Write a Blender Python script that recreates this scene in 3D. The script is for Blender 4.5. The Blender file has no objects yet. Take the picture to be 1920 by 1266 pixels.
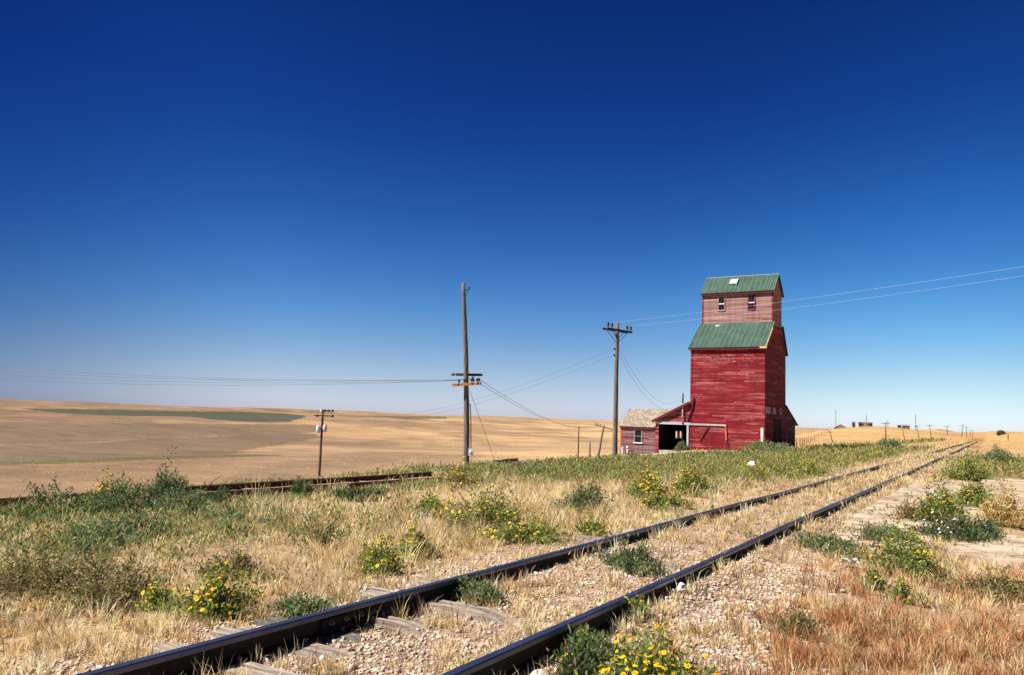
import bpy, bmesh, math, random
import numpy as np
from mathutils import Vector, Matrix

C = bpy.context.scene.collection
SC = bpy.context.scene
rng = np.random.default_rng(7)
random.seed(7)
R_ = math.radians

# ---------------------------------------------------------------- camera
CAM_H = 1.40                       # metres above the rail head; +Y runs along the main track
YAW, PITCH, ROLL = R_(30.8553), R_(5.9559), R_(2.0)
cam_d = bpy.data.cameras.new('camera'); cam = bpy.data.objects.new('camera', cam_d); C.objects.link(cam)
cam_d.sensor_width = 36.0; cam_d.lens = 28.0; cam_d.clip_start = 0.05; cam_d.clip_end = 60000
F = Vector((-math.sin(YAW)*math.cos(PITCH), math.cos(YAW)*math.cos(PITCH), math.sin(PITCH)))
R0 = Vector((math.cos(YAW), math.sin(YAW), 0)); U0 = R0.cross(F)
Rv = R0*math.cos(ROLL) + U0*math.sin(ROLL); Uv = U0*math.cos(ROLL) - R0*math.sin(ROLL)
cam.matrix_world = Matrix(((Rv.x, Uv.x, -F.x, 0), (Rv.y, Uv.y, -F.y, 0), (Rv.z, Uv.z, -F.z, CAM_H), (0, 0, 0, 1)))
SC.camera = cam

# ---------------------------------------------------------------- light
SUN_EL, SUN_BEAR = R_(47), R_(-136)   # bearing measured clockwise from +Y
world = bpy.data.worlds.new('World'); SC.world = world; world.use_nodes = True
nt = world.node_tree; nt.nodes.clear()
out = nt.nodes.new('ShaderNodeOutputWorld'); bg = nt.nodes.new('ShaderNodeBackground')
sky = nt.nodes.new('ShaderNodeTexSky'); sky.sky_type = 'NISHITA'; sky.sun_disc = False
sky.sun_elevation = SUN_EL; sky.sun_rotation = SUN_BEAR
sky.air_density = 1.0; sky.dust_density = 0.6; sky.ozone_density = 3.0; sky.altitude = 900
# clear dry air seen through a polariser: the sky falls off from pale at the horizon to navy overhead
SKY_T = [(0,(.45,.45,.66)),(1,(.437,.449,.631)),(2.1,(.40,.42,.55)),(3.5,(.346,.381,.492)),(5.5,(.245,.335,.468)),(7.7,(.160,.295,.452)),(10,(.110,.242,.425)),(12.3,(.0746,.198,.397)),
         (14.5,(.054,.165,.368)),(16.8,(.040,.139,.340)),(19.3,(.028,.112,.311)),(21.9,(.021,.0915,.285)),(27,(.0167,.077,.243)),(33,(.013,.058,.20)),(45,(.010,.042,.145)),(90,(.010,.036,.12))]
geo = nt.nodes.new('ShaderNodeTexCoord'); sep = nt.nodes.new('ShaderNodeSeparateXYZ'); nt.links.new(geo.outputs['Generated'], sep.inputs[0])
rmp = nt.nodes.new('ShaderNodeValToRGB'); el = rmp.color_ramp.elements
while len(el) < len(SKY_T): el.new(.5)
for i_, (e_, c_) in enumerate(SKY_T): el[i_].position = math.sin(R_(e_)); el[i_].color = (*c_, 1)
nt.links.new(sep.outputs['Z'], rmp.inputs[0])
mul = nt.nodes.new('ShaderNodeMix'); mul.data_type = 'RGBA'; mul.blend_type = 'MULTIPLY'; mul.inputs[0].default_value = 1.0
nt.links.new(sky.outputs[0], mul.inputs[6]); nt.links.new(rmp.outputs[0], mul.inputs[7])
# added sky dimming right of view, deepening the shade on the track-side wall
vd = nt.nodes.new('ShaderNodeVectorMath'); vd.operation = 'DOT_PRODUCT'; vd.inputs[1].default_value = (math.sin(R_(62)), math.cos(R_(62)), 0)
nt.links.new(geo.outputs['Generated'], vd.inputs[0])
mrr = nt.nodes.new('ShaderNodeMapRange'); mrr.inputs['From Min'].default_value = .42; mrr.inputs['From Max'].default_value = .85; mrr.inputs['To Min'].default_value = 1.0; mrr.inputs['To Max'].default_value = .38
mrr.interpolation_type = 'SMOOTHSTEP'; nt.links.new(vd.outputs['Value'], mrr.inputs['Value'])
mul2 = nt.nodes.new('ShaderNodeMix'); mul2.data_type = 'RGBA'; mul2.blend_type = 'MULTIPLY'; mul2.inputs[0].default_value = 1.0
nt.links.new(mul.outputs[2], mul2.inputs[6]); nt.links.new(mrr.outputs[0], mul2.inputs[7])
def sky_tint(src, bearing, lo, hi, colour):
    d_ = nt.nodes.new('ShaderNodeVectorMath'); d_.operation = 'DOT_PRODUCT'; d_.inputs[1].default_value = (math.sin(R_(bearing)), math.cos(R_(bearing)), 0)
    nt.links.new(geo.outputs['Generated'], d_.inputs[0])
    r_ = nt.nodes.new('ShaderNodeMapRange'); r_.inputs['From Min'].default_value = lo; r_.inputs['From Max'].default_value = hi; r_.interpolation_type = 'SMOOTHSTEP'
    nt.links.new(d_.outputs['Value'], r_.inputs['Value'])
    x_ = nt.nodes.new('ShaderNodeMix'); x_.data_type = 'RGBA'; x_.blend_type = 'MULTIPLY'
    nt.links.new(r_.outputs[0], x_.inputs[0]); nt.links.new(src, x_.inputs[6]); x_.inputs[7].default_value = (*colour, 1)
    return x_.outputs[2]
c_ = sky_tint(mul2.outputs[2], -98, .60, .90, (.30,.40,.55))      # sky tinted darker at the left, imitating the lens vignette
c_ = sky_tint(c_, 20, .70, .95, (1.20,1.27,1.12))
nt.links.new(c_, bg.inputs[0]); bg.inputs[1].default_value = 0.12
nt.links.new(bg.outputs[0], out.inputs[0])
sun_d = bpy.data.lights.new('sun', 'SUN'); sun_d.energy = 5.0; sun_d.angle = R_(0.5); sun_d.color = (1.0, 0.94, 0.85)
sun = bpy.data.objects.new('sun', sun_d); C.objects.link(sun)
SV = Vector((math.sin(SUN_BEAR)*math.cos(SUN_EL), math.cos(SUN_BEAR)*math.cos(SUN_EL), math.sin(SUN_EL)))
sun.rotation_euler = SV.to_track_quat('Z', 'Y').to_euler()
SC.view_settings.view_transform = 'Standard'; SC.view_settings.look = 'None'
SC.view_settings.exposure = 1.0; SC.view_settings.gamma = 1.0
SC.render.engine = 'CYCLES'; SC.cycles.max_bounces = 5; SC.cycles.diffuse_bounces = 1; SC.cycles.transparent_max_bounces = 4
SC.cycles.use_adaptive_sampling = True

# ---------------------------------------------------------------- helpers
def tag(o, label=None, cat=None, group=None, kind=None):
    if label: o['label'] = label
    if cat: o['category'] = cat
    if group: o['group'] = group
    if kind: o['kind'] = kind
    return o

def thing(name, loc, label, cat, group=None):
    o = bpy.data.objects.new(name, None); C.objects.link(o); o.location = loc
    o.empty_display_size = 0.3
    return tag(o, label, cat, group)

class MB:
    """collects simple shapes given in world coordinates and links them as ONE mesh object"""
    def __init__(s): s.v = []; s.f = []; s.mi = []; s.sm = []
    def add(s, vs, fs, m=0, smooth=False):
        b = len(s.v); s.v += [tuple(v) for v in vs]
        for f in fs: s.f.append(tuple(b+i for i in f)); s.mi.append(m); s.sm.append(smooth)
    def box(s, x0, x1, y0, y1, z0, z1, m=0):
        s.add([(x0,y0,z0),(x1,y0,z0),(x1,y1,z0),(x0,y1,z0),(x0,y0,z1),(x1,y0,z1),(x1,y1,z1),(x0,y1,z1)],
              [(0,3,2,1),(4,5,6,7),(0,1,5,4),(1,2,6,5),(2,3,7,6),(3,0,4,7)], m)
    def obox(s, c, ax, ay, az, m=0):
        c = Vector(c); ax, ay, az = Vector(ax), Vector(ay), Vector(az)
        vs = [c + sx*ax + sy*ay + sz*az for sz in (-1,1) for sx, sy in ((-1,-1),(1,-1),(1,1),(-1,1))]
        s.add(vs, [(0,3,2,1),(4,5,6,7),(0,1,5,4),(1,2,6,5),(2,3,7,6),(3,0,4,7)], m)
    def bar(s, a, b, w, h, up=(0,0,1), m=0):
        a, b = Vector(a), Vector(b); d = b - a; L = d.length; d.normalize()
        sd = d.cross(Vector(up))
        if sd.length < 1e-4: sd = Vector((1,0,0))
        sd.normalize(); u = sd.cross(d)
        s.obox((a+b)/2, d*L/2, sd*w/2, u*h/2, m)
    def tube(s, pts, rad, n=8, m=0, cap=True, smooth=True):
        pts = [Vector(p) for p in pts]
        if not hasattr(rad, '__len__'): rad = [rad]*len(pts)
        vs = []; fs = []
        prev = None
        for i, p in enumerate(pts):
            t = (pts[min(i+1, len(pts)-1)] - pts[max(i-1, 0)]).normalized()
            if prev is None:
                a = t.orthogonal().normalized()
            else:
                a = (prev - t*prev.dot(t)).normalized()
            prev = a; b = t.cross(a)
            for k in range(n):
                th = 2*math.pi*k/n
                vs.append(p + (a*math.cos(th) + b*math.sin(th))*rad[i])
        for i in range(len(pts)-1):
            for k in range(n):
                k2 = (k+1) % n
                fs.append((i*n+k, i*n+k2, (i+1)*n+k2, (i+1)*n+k))
        s.add(vs, fs, m, smooth)
        if cap:
            b0 = len(s.v) - len(vs)
            s.f.append(tuple(b0+k for k in reversed(range(n)))); s.mi.append(m); s.sm.append(False)
            e = b0 + (len(pts)-1)*n
            s.f.append(tuple(e+k for k in range(n))); s.mi.append(m); s.sm.append(False)
    def prism(s, poly, axis, a, b, m=0):
        """poly: list of 2-D points; axis 'x' -> (y,z) polygon extruded along x, 'y' -> (x,z) polygon along y"""
        n = len(poly)
        area = sum(poly[i][0]*poly[(i+1)%n][1] - poly[(i+1)%n][0]*poly[i][1] for i in range(n))
        if area < 0: poly = poly[::-1]
        if axis == 'x': P = lambda p, t: (t, p[0], p[1])
        else: P = lambda p, t: (p[0], t, p[1])
        vs = [P(p, a) for p in poly] + [P(p, b) for p in poly]
        lo, hi = tuple(range(n)), tuple(range(n, 2*n))
        fs = [lo[::-1], hi] + [(i, (i+1)%n, n+(i+1)%n, n+i) for i in range(n)]
        if axis == 'y': fs = [f[::-1] for f in fs]
        s.add(vs, fs, m)
    def lathe(s, c, prof, n=10, axis=(0,0,1), m=0, smooth=True):
        c = Vector(c); ax = Vector(axis).normalized(); a = ax.orthogonal().normalized(); b = ax.cross(a)
        vs = []; fs = []
        for r, h in prof:
            for k in range(n):
                th = 2*math.pi*k/n
                vs.append(c + ax*h + (a*math.cos(th)+b*math.sin(th))*r)
        for i in range(len(prof)-1):
            for k in range(n):
                k2 = (k+1)%n; fs.append((i*n+k, i*n+k2, (i+1)*n+k2, (i+1)*n+k))
        fs.append(tuple(reversed(range(n)))); fs.append(tuple((len(prof)-1)*n+k for k in range(n)))
        s.add(vs, fs, m, smooth)
    def build(s, name, mat, parent=None, origin=None):
        o3 = Vector(parent_world(parent)) if parent is not None else Vector(origin or (0,0,0))
        me = bpy.data.meshes.new(name)
        me.from_pydata([tuple(Vector(v)-o3) for v in s.v], [], s.f)
        mats = mat if isinstance(mat, (list, tuple)) else [mat]
        for mm in mats: me.materials.append(mm)
        me.polygons.foreach_set('material_index', s.mi)
        me.polygons.foreach_set('use_smooth', s.sm)
        me.update()
        o = bpy.data.objects.new(name, me); C.objects.link(o)
        if parent is not None: o.parent = parent
        else: o.location = o3
        return o

def parent_world(p):
    v = Vector((0,0,0))
    while p is not None: v += p.location; p = p.parent
    return v

def np_mesh(name, verts, quads, tris, col, mat, origin=(0,0,0), parent=None, smooth=False, extra=None):
    """fast mesh from numpy arrays (verts in world coordinates)"""
    o3 = np.array(parent_world(parent)) if parent is not None else np.array(origin, float)
    me = bpy.data.meshes.new(name)
    nv = len(verts); nq = 0 if quads is None else len(quads); ntr = 0 if tris is None else len(tris)
    me.vertices.add(nv); me.vertices.foreach_set('co', (np.asarray(verts)-o3).astype(np.float32).ravel())
    idx = np.concatenate([np.asarray(quads).ravel() if nq else np.zeros(0,int), np.asarray(tris).ravel() if ntr else np.zeros(0,int)]).astype(np.int32)
    me.loops.add(len(idx)); me.loops.foreach_set('vertex_index', idx)
    me.polygons.add(nq+ntr)
    st = np.concatenate([np.arange(nq)*4, nq*4+np.arange(ntr)*3]).astype(np.int32)
    me.polygons.foreach_set('loop_start', st)
    if smooth: me.polygons.foreach_set('use_smooth', np.ones(nq+ntr, bool))
    me.update(calc_edges=True)
    if col is not None:
        a = me.color_attributes.new('Col', 'FLOAT_COLOR', 'POINT')
        rgba = np.ones((nv,4), np.float32); rgba[:, :3] = col
        a.data.foreach_set('color', rgba.ravel())
    if extra is not None:
        for nm, arr in extra.items():
            a = me.attributes.new(nm, 'FLOAT', 'POINT'); a.data.foreach_set('value', np.asarray(arr, np.float32))
    me.materials.append(mat)
    o = bpy.data.objects.new(name, me); C.objects.link(o)
    if parent is not None: o.parent = parent
    else: o.location = tuple(o3)
    return o

# ---------------------------------------------------------------- materials
def new_mat(name):
    m = bpy.data.materials.new(name); m.use_nodes = True
    n = m.node_tree; b = n.nodes['Principled BSDF']
    return m, n, b
def N(n, t, **kw):
    x = n.nodes.new(t)
    for k, v in kw.items(): setattr(x, k, v)
    return x
def ramp(n, src, stops):
    r = N(n, 'ShaderNodeValToRGB'); e = r.color_ramp.elements
    while len(e) < len(stops): e.new(0.5)
    for i, (p, c) in enumerate(stops):
        e[i].position = p; e[i].color = (*c, 1) if len(c) == 3 else c
    n.links.new(src, r.inputs[0]); return r
def noise(n, vec, scale, detail=4, rough=.55):
    x = N(n, 'ShaderNodeTexNoise'); x.inputs['Scale'].default_value = scale
    x.inputs['Detail'].default_value = detail; x.inputs['Roughness'].default_value = rough
    if vec is not None: n.links.new(vec, x.inputs['Vector'])
    return x
def mapping(n, scale, coord='Object'):
    tc = N(n, 'ShaderNodeTexCoord'); mp = N(n, 'ShaderNodeMapping'); mp.inputs['Scale'].default_value = scale
    n.links.new(tc.outputs[coord], mp.inputs['Vector']); return mp.outputs[0]
def mixc(n, fac, a, b, mode='MIX'):
    x = N(n, 'ShaderNodeMix'); x.data_type = 'RGBA'; x.blend_type = mode
    for sock, v in ((x.inputs['Factor'], fac), (x.inputs['A'], a), (x.inputs['B'], b)) if False else ():
        pass
    ins = [i for i in x.inputs if i.enabled]
    f_, a_, b_ = x.inputs[0], x.inputs[6], x.inputs[7]
    for sock, v in ((f_, fac), (a_, a), (b_, b)):
        if isinstance(v, (int, float)): sock.default_value = v
        elif isinstance(v, tuple): sock.default_value = (*v, 1)
        else: n.links.new(v, sock)
    return x.outputs[2]
def bump(n, b, height, strength=.4, dist=.02):
    x = N(n, 'ShaderNodeBump'); x.inputs['Strength'].default_value = strength; x.inputs['Distance'].default_value = dist
    n.links.new(height, x.inputs['Height']); n.links.new(x.outputs[0], b.inputs['Normal'])

def wood_wall(name, paint, bare, wear, scale=(.45,.45,7), grey=(.13,.065,.06)):
    """old horizontally boarded wall: paint peeling off grey boards"""
    m, n, b = new_mat(name)
    v = mapping(n, scale); v2 = mapping(n, (.22,.22,.9)); v3 = mapping(n, (1.6,1.6,14))
    a = noise(n, v, 1.0, 5, .65); c = noise(n, v2, 1.0, 3, .5); d = noise(n, v3, 1.3, 4, .7)
    s = N(n, 'ShaderNodeMath', operation='ADD'); n.links.new(a.outputs[0], s.inputs[0]); n.links.new(c.outputs[0], s.inputs[1])
    s2 = N(n, 'ShaderNodeMath', operation='MULTIPLY_ADD'); n.links.new(d.outputs[0], s2.inputs[0]); s2.inputs[1].default_value = .55; n.links.new(s.outputs[0], s2.inputs[2])
    # 0..2.55 ; larger = barer
    k = 1.72 - wear
    r = ramp(n, s2.outputs[0], [(0,(0,0,0)),(1,(1,1,1))])
    mr = N(n, 'ShaderNodeMapRange'); mr.inputs['From Min'].default_value = k-.09; mr.inputs['From Max'].default_value = k+.22
    n.links.new(s2.outputs[0], mr.inputs['Value'])
    n.nodes.remove(r)
    tone = ramp(n, d.outputs[0], [(.3, tuple(x*.68 for x in paint)), (.7, tuple(min(1,x*1.28) for x in paint))])
    btone = ramp(n, a.outputs[0], [(.3, tuple(x*.72 for x in bare)), (.68, tuple(min(1,x*1.2) for x in bare))])
    col = mixc(n, mr.outputs[0], tone.outputs[0], btone.outputs[0])
    # board joints
    tc = N(n, 'ShaderNodeTexCoord'); sp = N(n, 'ShaderNodeSeparateXYZ'); n.links.new(tc.outputs['Object'], sp.inputs[0])
    fr = N(n, 'ShaderNodeMath', operation='MULTIPLY'); n.links.new(sp.outputs['Z'], fr.inputs[0]); fr.inputs[1].default_value = 1/.19
    fr2 = N(n, 'ShaderNodeMath', operation='FRACT'); n.links.new(fr.outputs[0], fr2.inputs[0])
    lt = N(n, 'ShaderNodeMath', operation='LESS_THAN'); n.links.new(fr2.outputs[0], lt.inputs[0]); lt.inputs[1].default_value = .1
    fl = N(n, 'ShaderNodeMath', operation='FLOOR'); n.links.new(fr.outputs[0], fl.inputs[0])
    hx = N(n, 'ShaderNodeMath', operation='ADD'); n.links.new(sp.outputs['X'], hx.inputs[0]); n.links.new(sp.outputs['Y'], hx.inputs[1])
    w1 = N(n, 'ShaderNodeTexWhiteNoise'); w1.noise_dimensions = '1D'; n.links.new(fl.outputs[0], w1.inputs['W'])
    hs = N(n, 'ShaderNodeMath', operation='MULTIPLY_ADD'); n.links.new(w1.outputs['Value'], hs.inputs[0]); hs.inputs[1].default_value = 23.0; n.links.new(hx.outputs[0], hs.inputs[2])
    hd = N(n, 'ShaderNodeMath', operation='MULTIPLY'); n.links.new(hs.outputs[0], hd.inputs[0]); hd.inputs[1].default_value = 1/3.4
    hf = N(n, 'ShaderNodeMath', operation='FLOOR'); n.links.new(hd.outputs[0], hf.inputs[0])
    cb_ = N(n, 'ShaderNodeCombineXYZ'); n.links.new(hf.outputs[0], cb_.inputs[0]); n.links.new(fl.outputs[0], cb_.inputs[1])
    wn = N(n, 'ShaderNodeTexWhiteNoise'); wn.noise_dimensions = '2D'; n.links.new(cb_.outputs[0], wn.inputs['Vector'])
    wr = ramp(n, wn.outputs['Value'], [(0, (.72,.72,.74)), (.6, (1.0,1.0,1.0)), (1, (1.28,1.25,1.24))])
    colb = mixc(n, 1.0, col, wr.outputs[0], 'MULTIPLY')
    s3 = N(n, 'ShaderNodeMath', operation='MULTIPLY_ADD'); n.links.new(wn.outputs['Value'], s3.inputs[0]); s3.inputs[1].default_value = .26; n.links.new(s2.outputs[0], s3.inputs[2])
    n.links.new(s3.outputs[0], mr.inputs['Value'])
    # grey bare patches and vertical run-down streaks
    v4 = mapping(n, (2.2,2.2,.10)); st = noise(n, v4, 1.0, 3, .6); sr = ramp(n, st.outputs[0], [(.30, (.70,.66,.66)), (.55, (1,1,1))])
    colc = mixc(n, .8, colb, sr.outputs[0], 'MULTIPLY')
    v5 = mapping(n, (.30,.30,1.1)); gn = noise(n, v5, 1.4, 5, .7); gm = ramp(n, gn.outputs[0], [(.60, (0,0,0)), (.68, (.75,.75,.75))])
    cold = mixc(n, gm.outputs[0], colc, grey)
    col2 = mixc(n, lt.outputs[0], cold, tuple(x*.40 for x in paint))
    n.links.new(col2, b.inputs['Base Color']); b.inputs['Roughness'].default_value = .8
    b.inputs['Specular IOR Level'].default_value = .2
    bump(n, b, s2.outputs[0], .35, .02)
    return m

def plain(name, c, rough=.7, metal=0, var=.35, scale=6, stretch=(1,1,1), c2=None, spec=.3, bmp=.3):
    m, n, b = new_mat(name)
    v = mapping(n, stretch); a = noise(n, v, scale, 5, .6)
    lo = tuple(x*(1-var) for x in c); hi = c2 if c2 else tuple(min(1, x*(1+var)) for x in c)
    r = ramp(n, a.outputs[0], [(.32, lo), (.68, hi)])
    n.links.new(r.outputs[0], b.inputs['Base Color'])
    b.inputs['Roughness'].default_value = rough; b.inputs['Metallic'].default_value = metal; b.inputs['Specular IOR Level'].default_value = spec
    if bmp: bump(n, b, a.outputs[0], bmp, .02)
    return m

def roof_mat(name, c, seam, pitch, off):
    m, n, b = new_mat(name)
    tc = N(n, 'ShaderNodeTexCoord'); sp = N(n, 'ShaderNodeSeparateXYZ'); n.links.new(tc.outputs['Object'], sp.inputs[0])
    v = mapping(n, (.5,.5,.5)); a = noise(n, v, 1.6, 5, .6)
    v2 = mapping(n, (4,.3,.3)); a2 = noise(n, v2, 1.0, 3, .6)
    r = ramp(n, a.outputs[0], [(.3, tuple(x*.72 for x in c)), (.72, tuple(x*1.3 for x in c))])
    r2 = ramp(n, a2.outputs[0], [(.3, (.75,.75,.75)), (.7, (1.2,1.2,1.2))])
    col0 = mixc(n, 1.0, r.outputs[0], r2.outputs[0], 'MULTIPLY')
    v3 = mapping(n, (1.8,.35,.35)); a3 = noise(n, v3, 1.6, 5, .75); ru = ramp(n, a3.outputs[0], [(.58, (0,0,0)), (.74, (.55,.55,.55))])
    col = mixc(n, ru.outputs[0], col0, (.105,.085,.06))
    n.links.new(col, b.inputs['Base Color']); b.inputs['Roughness'].default_value = .55; b.inputs['Specular IOR Level'].default_value = .35
    return m

def leaf_mat(name, trans=.25, rough=.75):
    m, n, b = new_mat(name)
    at = N(n, 'ShaderNodeAttribute'); at.attribute_name = 'Col'
    n.links.new(at.outputs['Color'], b.inputs['Base Color']); b.inputs['Roughness'].default_value = rough; b.inputs['Specular IOR Level'].default_value = .15
    tr = N(n, 'ShaderNodeBsdfTranslucent'); n.links.new(at.outputs['Color'], tr.inputs[0])
    mx = N(n, 'ShaderNodeMixShader'); mx.inputs[0].default_value = trans
    n.links.new(b.outputs[0], mx.inputs[1]); n.links.new(tr.outputs[0], mx.inputs[2])
    n.links.new(mx.outputs[0], n.nodes['Material Output'].inputs[0])
    return m

MAT = {}
MAT['red'] = wood_wall('red_boards', (.20,.0080,.0145), (.28,.085,.085), .23)
MAT['worn'] = wood_wall('worn_red_boards', (.27,.016,.011), (.31,.185,.165), .70, grey=(.21,.16,.15))
MAT['office'] = wood_wall('office_boards', (.22,.024,.028), (.20,.13,.125), .52, grey=(.15,.13,.13))
MAT['shedred'] = wood_wall('shed_red_boards', (.20,.012,.019), (.32,.15,.15), .26)
MAT['green'] = roof_mat('green_metal_roof', (.040,.080,.058), None, .6, 0)
MAT['seam'] = plain('roof_seam', (.12,.22,.17), .5, 0, .15)
MAT['shingle'] = plain('old_shingles', (.25,.20,.155), .9, 0, .45, 9, (1,1,2.5), bmp=.8)
MAT['pale'] = plain('pale_board', (.36,.33,.30), .8, 0, .25, 5)
MAT['paleblue'] = plain('pale_blue_board', (.33,.38,.40), .8, 0, .2, 5)
MAT['trim'] = plain('yellow_trim', (.55,.36,.16), .8, 0, .3, 4)
MAT['darkred'] = plain('dark_red_board', (.10,.010,.014), .8, 0, .3, 5)
MAT['orange'] = plain('orange_board', (.50,.10,.03), .8, 0, .3, 5)
MAT['white'] = plain('white_paint', (.66,.66,.64), .6, 0, .08, 5)
MAT['dark'] = plain('dark_fittings', (.025,.02,.022), .6, 0, .3, 6)
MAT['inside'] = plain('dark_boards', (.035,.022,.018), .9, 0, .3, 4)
MAT['pole'] = plain('grey_pole', (.11,.088,.07), .9, 0, .5, 5, (5,5,.35), c2=(.20,.178,.152), bmp=.8)
MAT['polebrown'] = plain('brown_pole', (.11,.065,.040), .9, 0, .45, 5, (5,5,.35), bmp=.6)
MAT['wood'] = plain('weathered_wood', (.26,.20,.16), .9, 0, .4, 3, (1.2,9,9), c2=(.42,.355,.29), bmp=.9)
MAT['arm'] = plain('dark_crossarm', (.07,.05,.045), .9, 0, .4, 8)
MAT['armorange'] = plain('orange_crossarm', (.55,.22,.045), .85, 0, .25, 8)
MAT['insul'] = plain('brown_glaze', (.035,.014,.012), .25, 0, .2, 4, spec=.5, bmp=0)
MAT['wire'] = plain('dark_wire', (.13,.13,.15), .5, 0, .1, 3, bmp=0)
MAT['wirelight'] = plain('bright_wire', (.40,.42,.44), .4, 0, .1, 3, bmp=0)
MAT['trafo'] = plain('pale_steel', (.62,.66,.70), .45, 0, .1, 4, bmp=0)
MAT['steel'] = plain('worn_rail_head', (.070,.078,.135), .36, .75, .35, 7, (1,.25,1), bmp=.15)  # worn steel, with the blue sky reflection put into its base colour
MAT['railside'] = plain('dark_rail', (.013,.011,.012), .7, 0, .4, 9, spec=.22, c2=(.026,.018,.016))
MAT['rustrail'] = plain('rusty_rail', (.060,.026,.018), .85, 0, .4, 8)
MAT['rusthead'] = plain('rusty_rail_head', (.16,.09,.06), .6, .2, .35, 8)
MAT['concrete'] = plain('old_concrete', (.48,.38,.28), .95, 0, .25, 2.2, c2=(.58,.47,.36), bmp=.5)
m = MAT['concrete']; n = m.node_tree; b = n.nodes['Principled BSDF']; src = b.inputs['Base Color'].links[0].from_socket
v = mapping(n, (1,1,1)); wv = noise(n, v, 1.1, 4, .6); vw = N(n, 'ShaderNodeMix'); vw.data_type = 'RGBA'; vw.inputs[0].default_value = .28
n.links.new(v, vw.inputs[6]); n.links.new(wv.outputs['Color'], vw.inputs[7])
vo = N(n, 'ShaderNodeTexVoronoi'); vo.feature = 'DISTANCE_TO_EDGE'; vo.inputs['Scale'].default_value = 1.5; n.links.new(vw.outputs[2], vo.inputs['Vector'])
ck = ramp(n, vo.outputs['Distance'], [(.006, (.25,.2,.16)), (.022, (1,1,1))]); gs = noise(n, v, 26, 4, .7); gr_ = ramp(n, gs.outputs[0], [(.35, (.72,.70,.68)), (.65, (1.2,1.19,1.17))])
sn = noise(n, v, .9, 5, .7); sr = ramp(n, sn.outputs[0], [(.36, (.62,.58,.54)), (.58, (1.06,1.05,1.03))])
c_ = mixc(n, 1.0, src, ck.outputs[0], 'MULTIPLY'); c_ = mixc(n, 1.0, c_, gr_.outputs[0], 'MULTIPLY'); c_ = mixc(n, 1.0, c_, sr.outputs[0], 'MULTIPLY'); n.links.new(c_, b.inputs['Base Color'])
MAT['stone'] = plain('pale_rock', (.52,.46,.39), .9, 0, .2, 7)
MAT['leaf'] = leaf_mat('foliage', .45); MAT['grass'] = leaf_mat('dry_grass', .42, .7)
MAT['petal'] = leaf_mat('blossom_yellow', .2, .6)
m, n, b = new_mat('window_glass'); b.inputs['Base Color'].default_value = (.010,.012,.018,1); b.inputs['Roughness'].default_value = .25; b.inputs['Specular IOR Level'].default_value = .2
MAT['glass'] = m

# ---------------------------------------------------------------- terrain
def sstep(a,b,x):
    t=np.clip((x-a)/(b-a),0,1); return t*t*(3-2*t)
def hash2(ix,iy,s):
    h=(ix.astype(np.int64)*374761393+iy.astype(np.int64)*668265263+s*1442695041)&0xffffffff
    h=((h^(h>>13))*1274126177)&0xffffffff
    return ((h^(h>>16))&0xffff)/65535.0
def vnoise(x,y,s=0):
    x=np.asarray(x,float); y=np.asarray(y,float)
    ix=np.floor(x);iy=np.floor(y);fx=x-ix;fy=y-iy
    fx=fx*fx*(3-2*fx);fy=fy*fy*(3-2*fy)
    a=hash2(ix,iy,s);b=hash2(ix+1,iy,s);c=hash2(ix,iy+1,s);d=hash2(ix+1,iy+1,s)
    return (a*(1-fx)+b*fx)*(1-fy)+(c*(1-fx)+d*fx)*fy
def fbm(x,y,s=0,o=4):
    t=0;a=.5;n=0
    for i in range(o):
        t=t+a*vnoise(x*2**i+17.3*i,y*2**i-9.1*i,s+i);n+=a;a*=.5
    return t/n
BX=[-60,-30,-20,-17.8,-15.2,-13,-8,-5.6,-4.6,-2.0,-1.0,2,6,60]
BZ=[-1.6,-1.2,-.80,-.74,-.73,-.60,-.34,-.24,-.175,-.175,-.22,-.24,-.22,-.2]
SS=[-1e4,-2,0,3.5,10,25,40,80,200,400,1e5]
SZ=[0,0,-.05,-.5,-1.1,-4.0,-7.4,-11,-14.5,-16.5,-16.5]
RR=[0,500,700,900,1400,2000,3000,4500,1e5]
RZ=[0,0,.8,2.5,9,17.5,29,31,31]
def hgt(X,Y):
    X=np.asarray(X,float);Y=np.asarray(Y,float)
    R=np.hypot(X,Y)
    z=np.interp(X,BX,BZ)
    edge=-17-.13*np.clip(Y,-20,500)
    s=edge-X
    left=sstep(0,60,s)
    z=z*(1-left)-.0*left
    z=z+np.interp(s,SS,SZ)
    z=z+np.interp(R,RR,RZ)*(1-.5*(1-left))
    z=z+6.2*np.exp(-((X+46)/32.)**2-((Y-430)/75.)**2)
    z=z+3.3*sstep(110,260,Y)*sstep(-2,9,X)
    # gentle swells
    z=z+left*sstep(120,400,R)*(1.6*np.sin(X/95+Y/210+.6)+1.2*np.sin(Y/140-X/260))
    z=z+sstep(900,2500,R)*(2.0*np.sin(X/310+1.2)+2.2*np.sin(X/130+Y/400))
    near=1-sstep(25,60,R)
    bed=1-sstep(1.0,2.4,np.abs(X+3.33))
    sid=1-sstep(1.2,2.2,np.abs(X+16.7))
    amp=.10*(1-.75*np.maximum(bed,sid))
    z=z+(fbm(X/1.7,Y/1.7,5,3)-.5)*amp*(near*.7+.3)
    z=z+(vnoise(X/.16,Y/.16,9)-.5)*.022*near
    z=z+.055*sstep(5.6,7.6,Y)*(1-sstep(.93,1.12,np.abs(X+3.33)))*(1-sstep(60,68,Y))
    z=z+.15*sstep(61,65,Y)*(1-sstep(70,76,Y))*(1-sstep(3,6,np.abs(X+3.33)))
    return z

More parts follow.
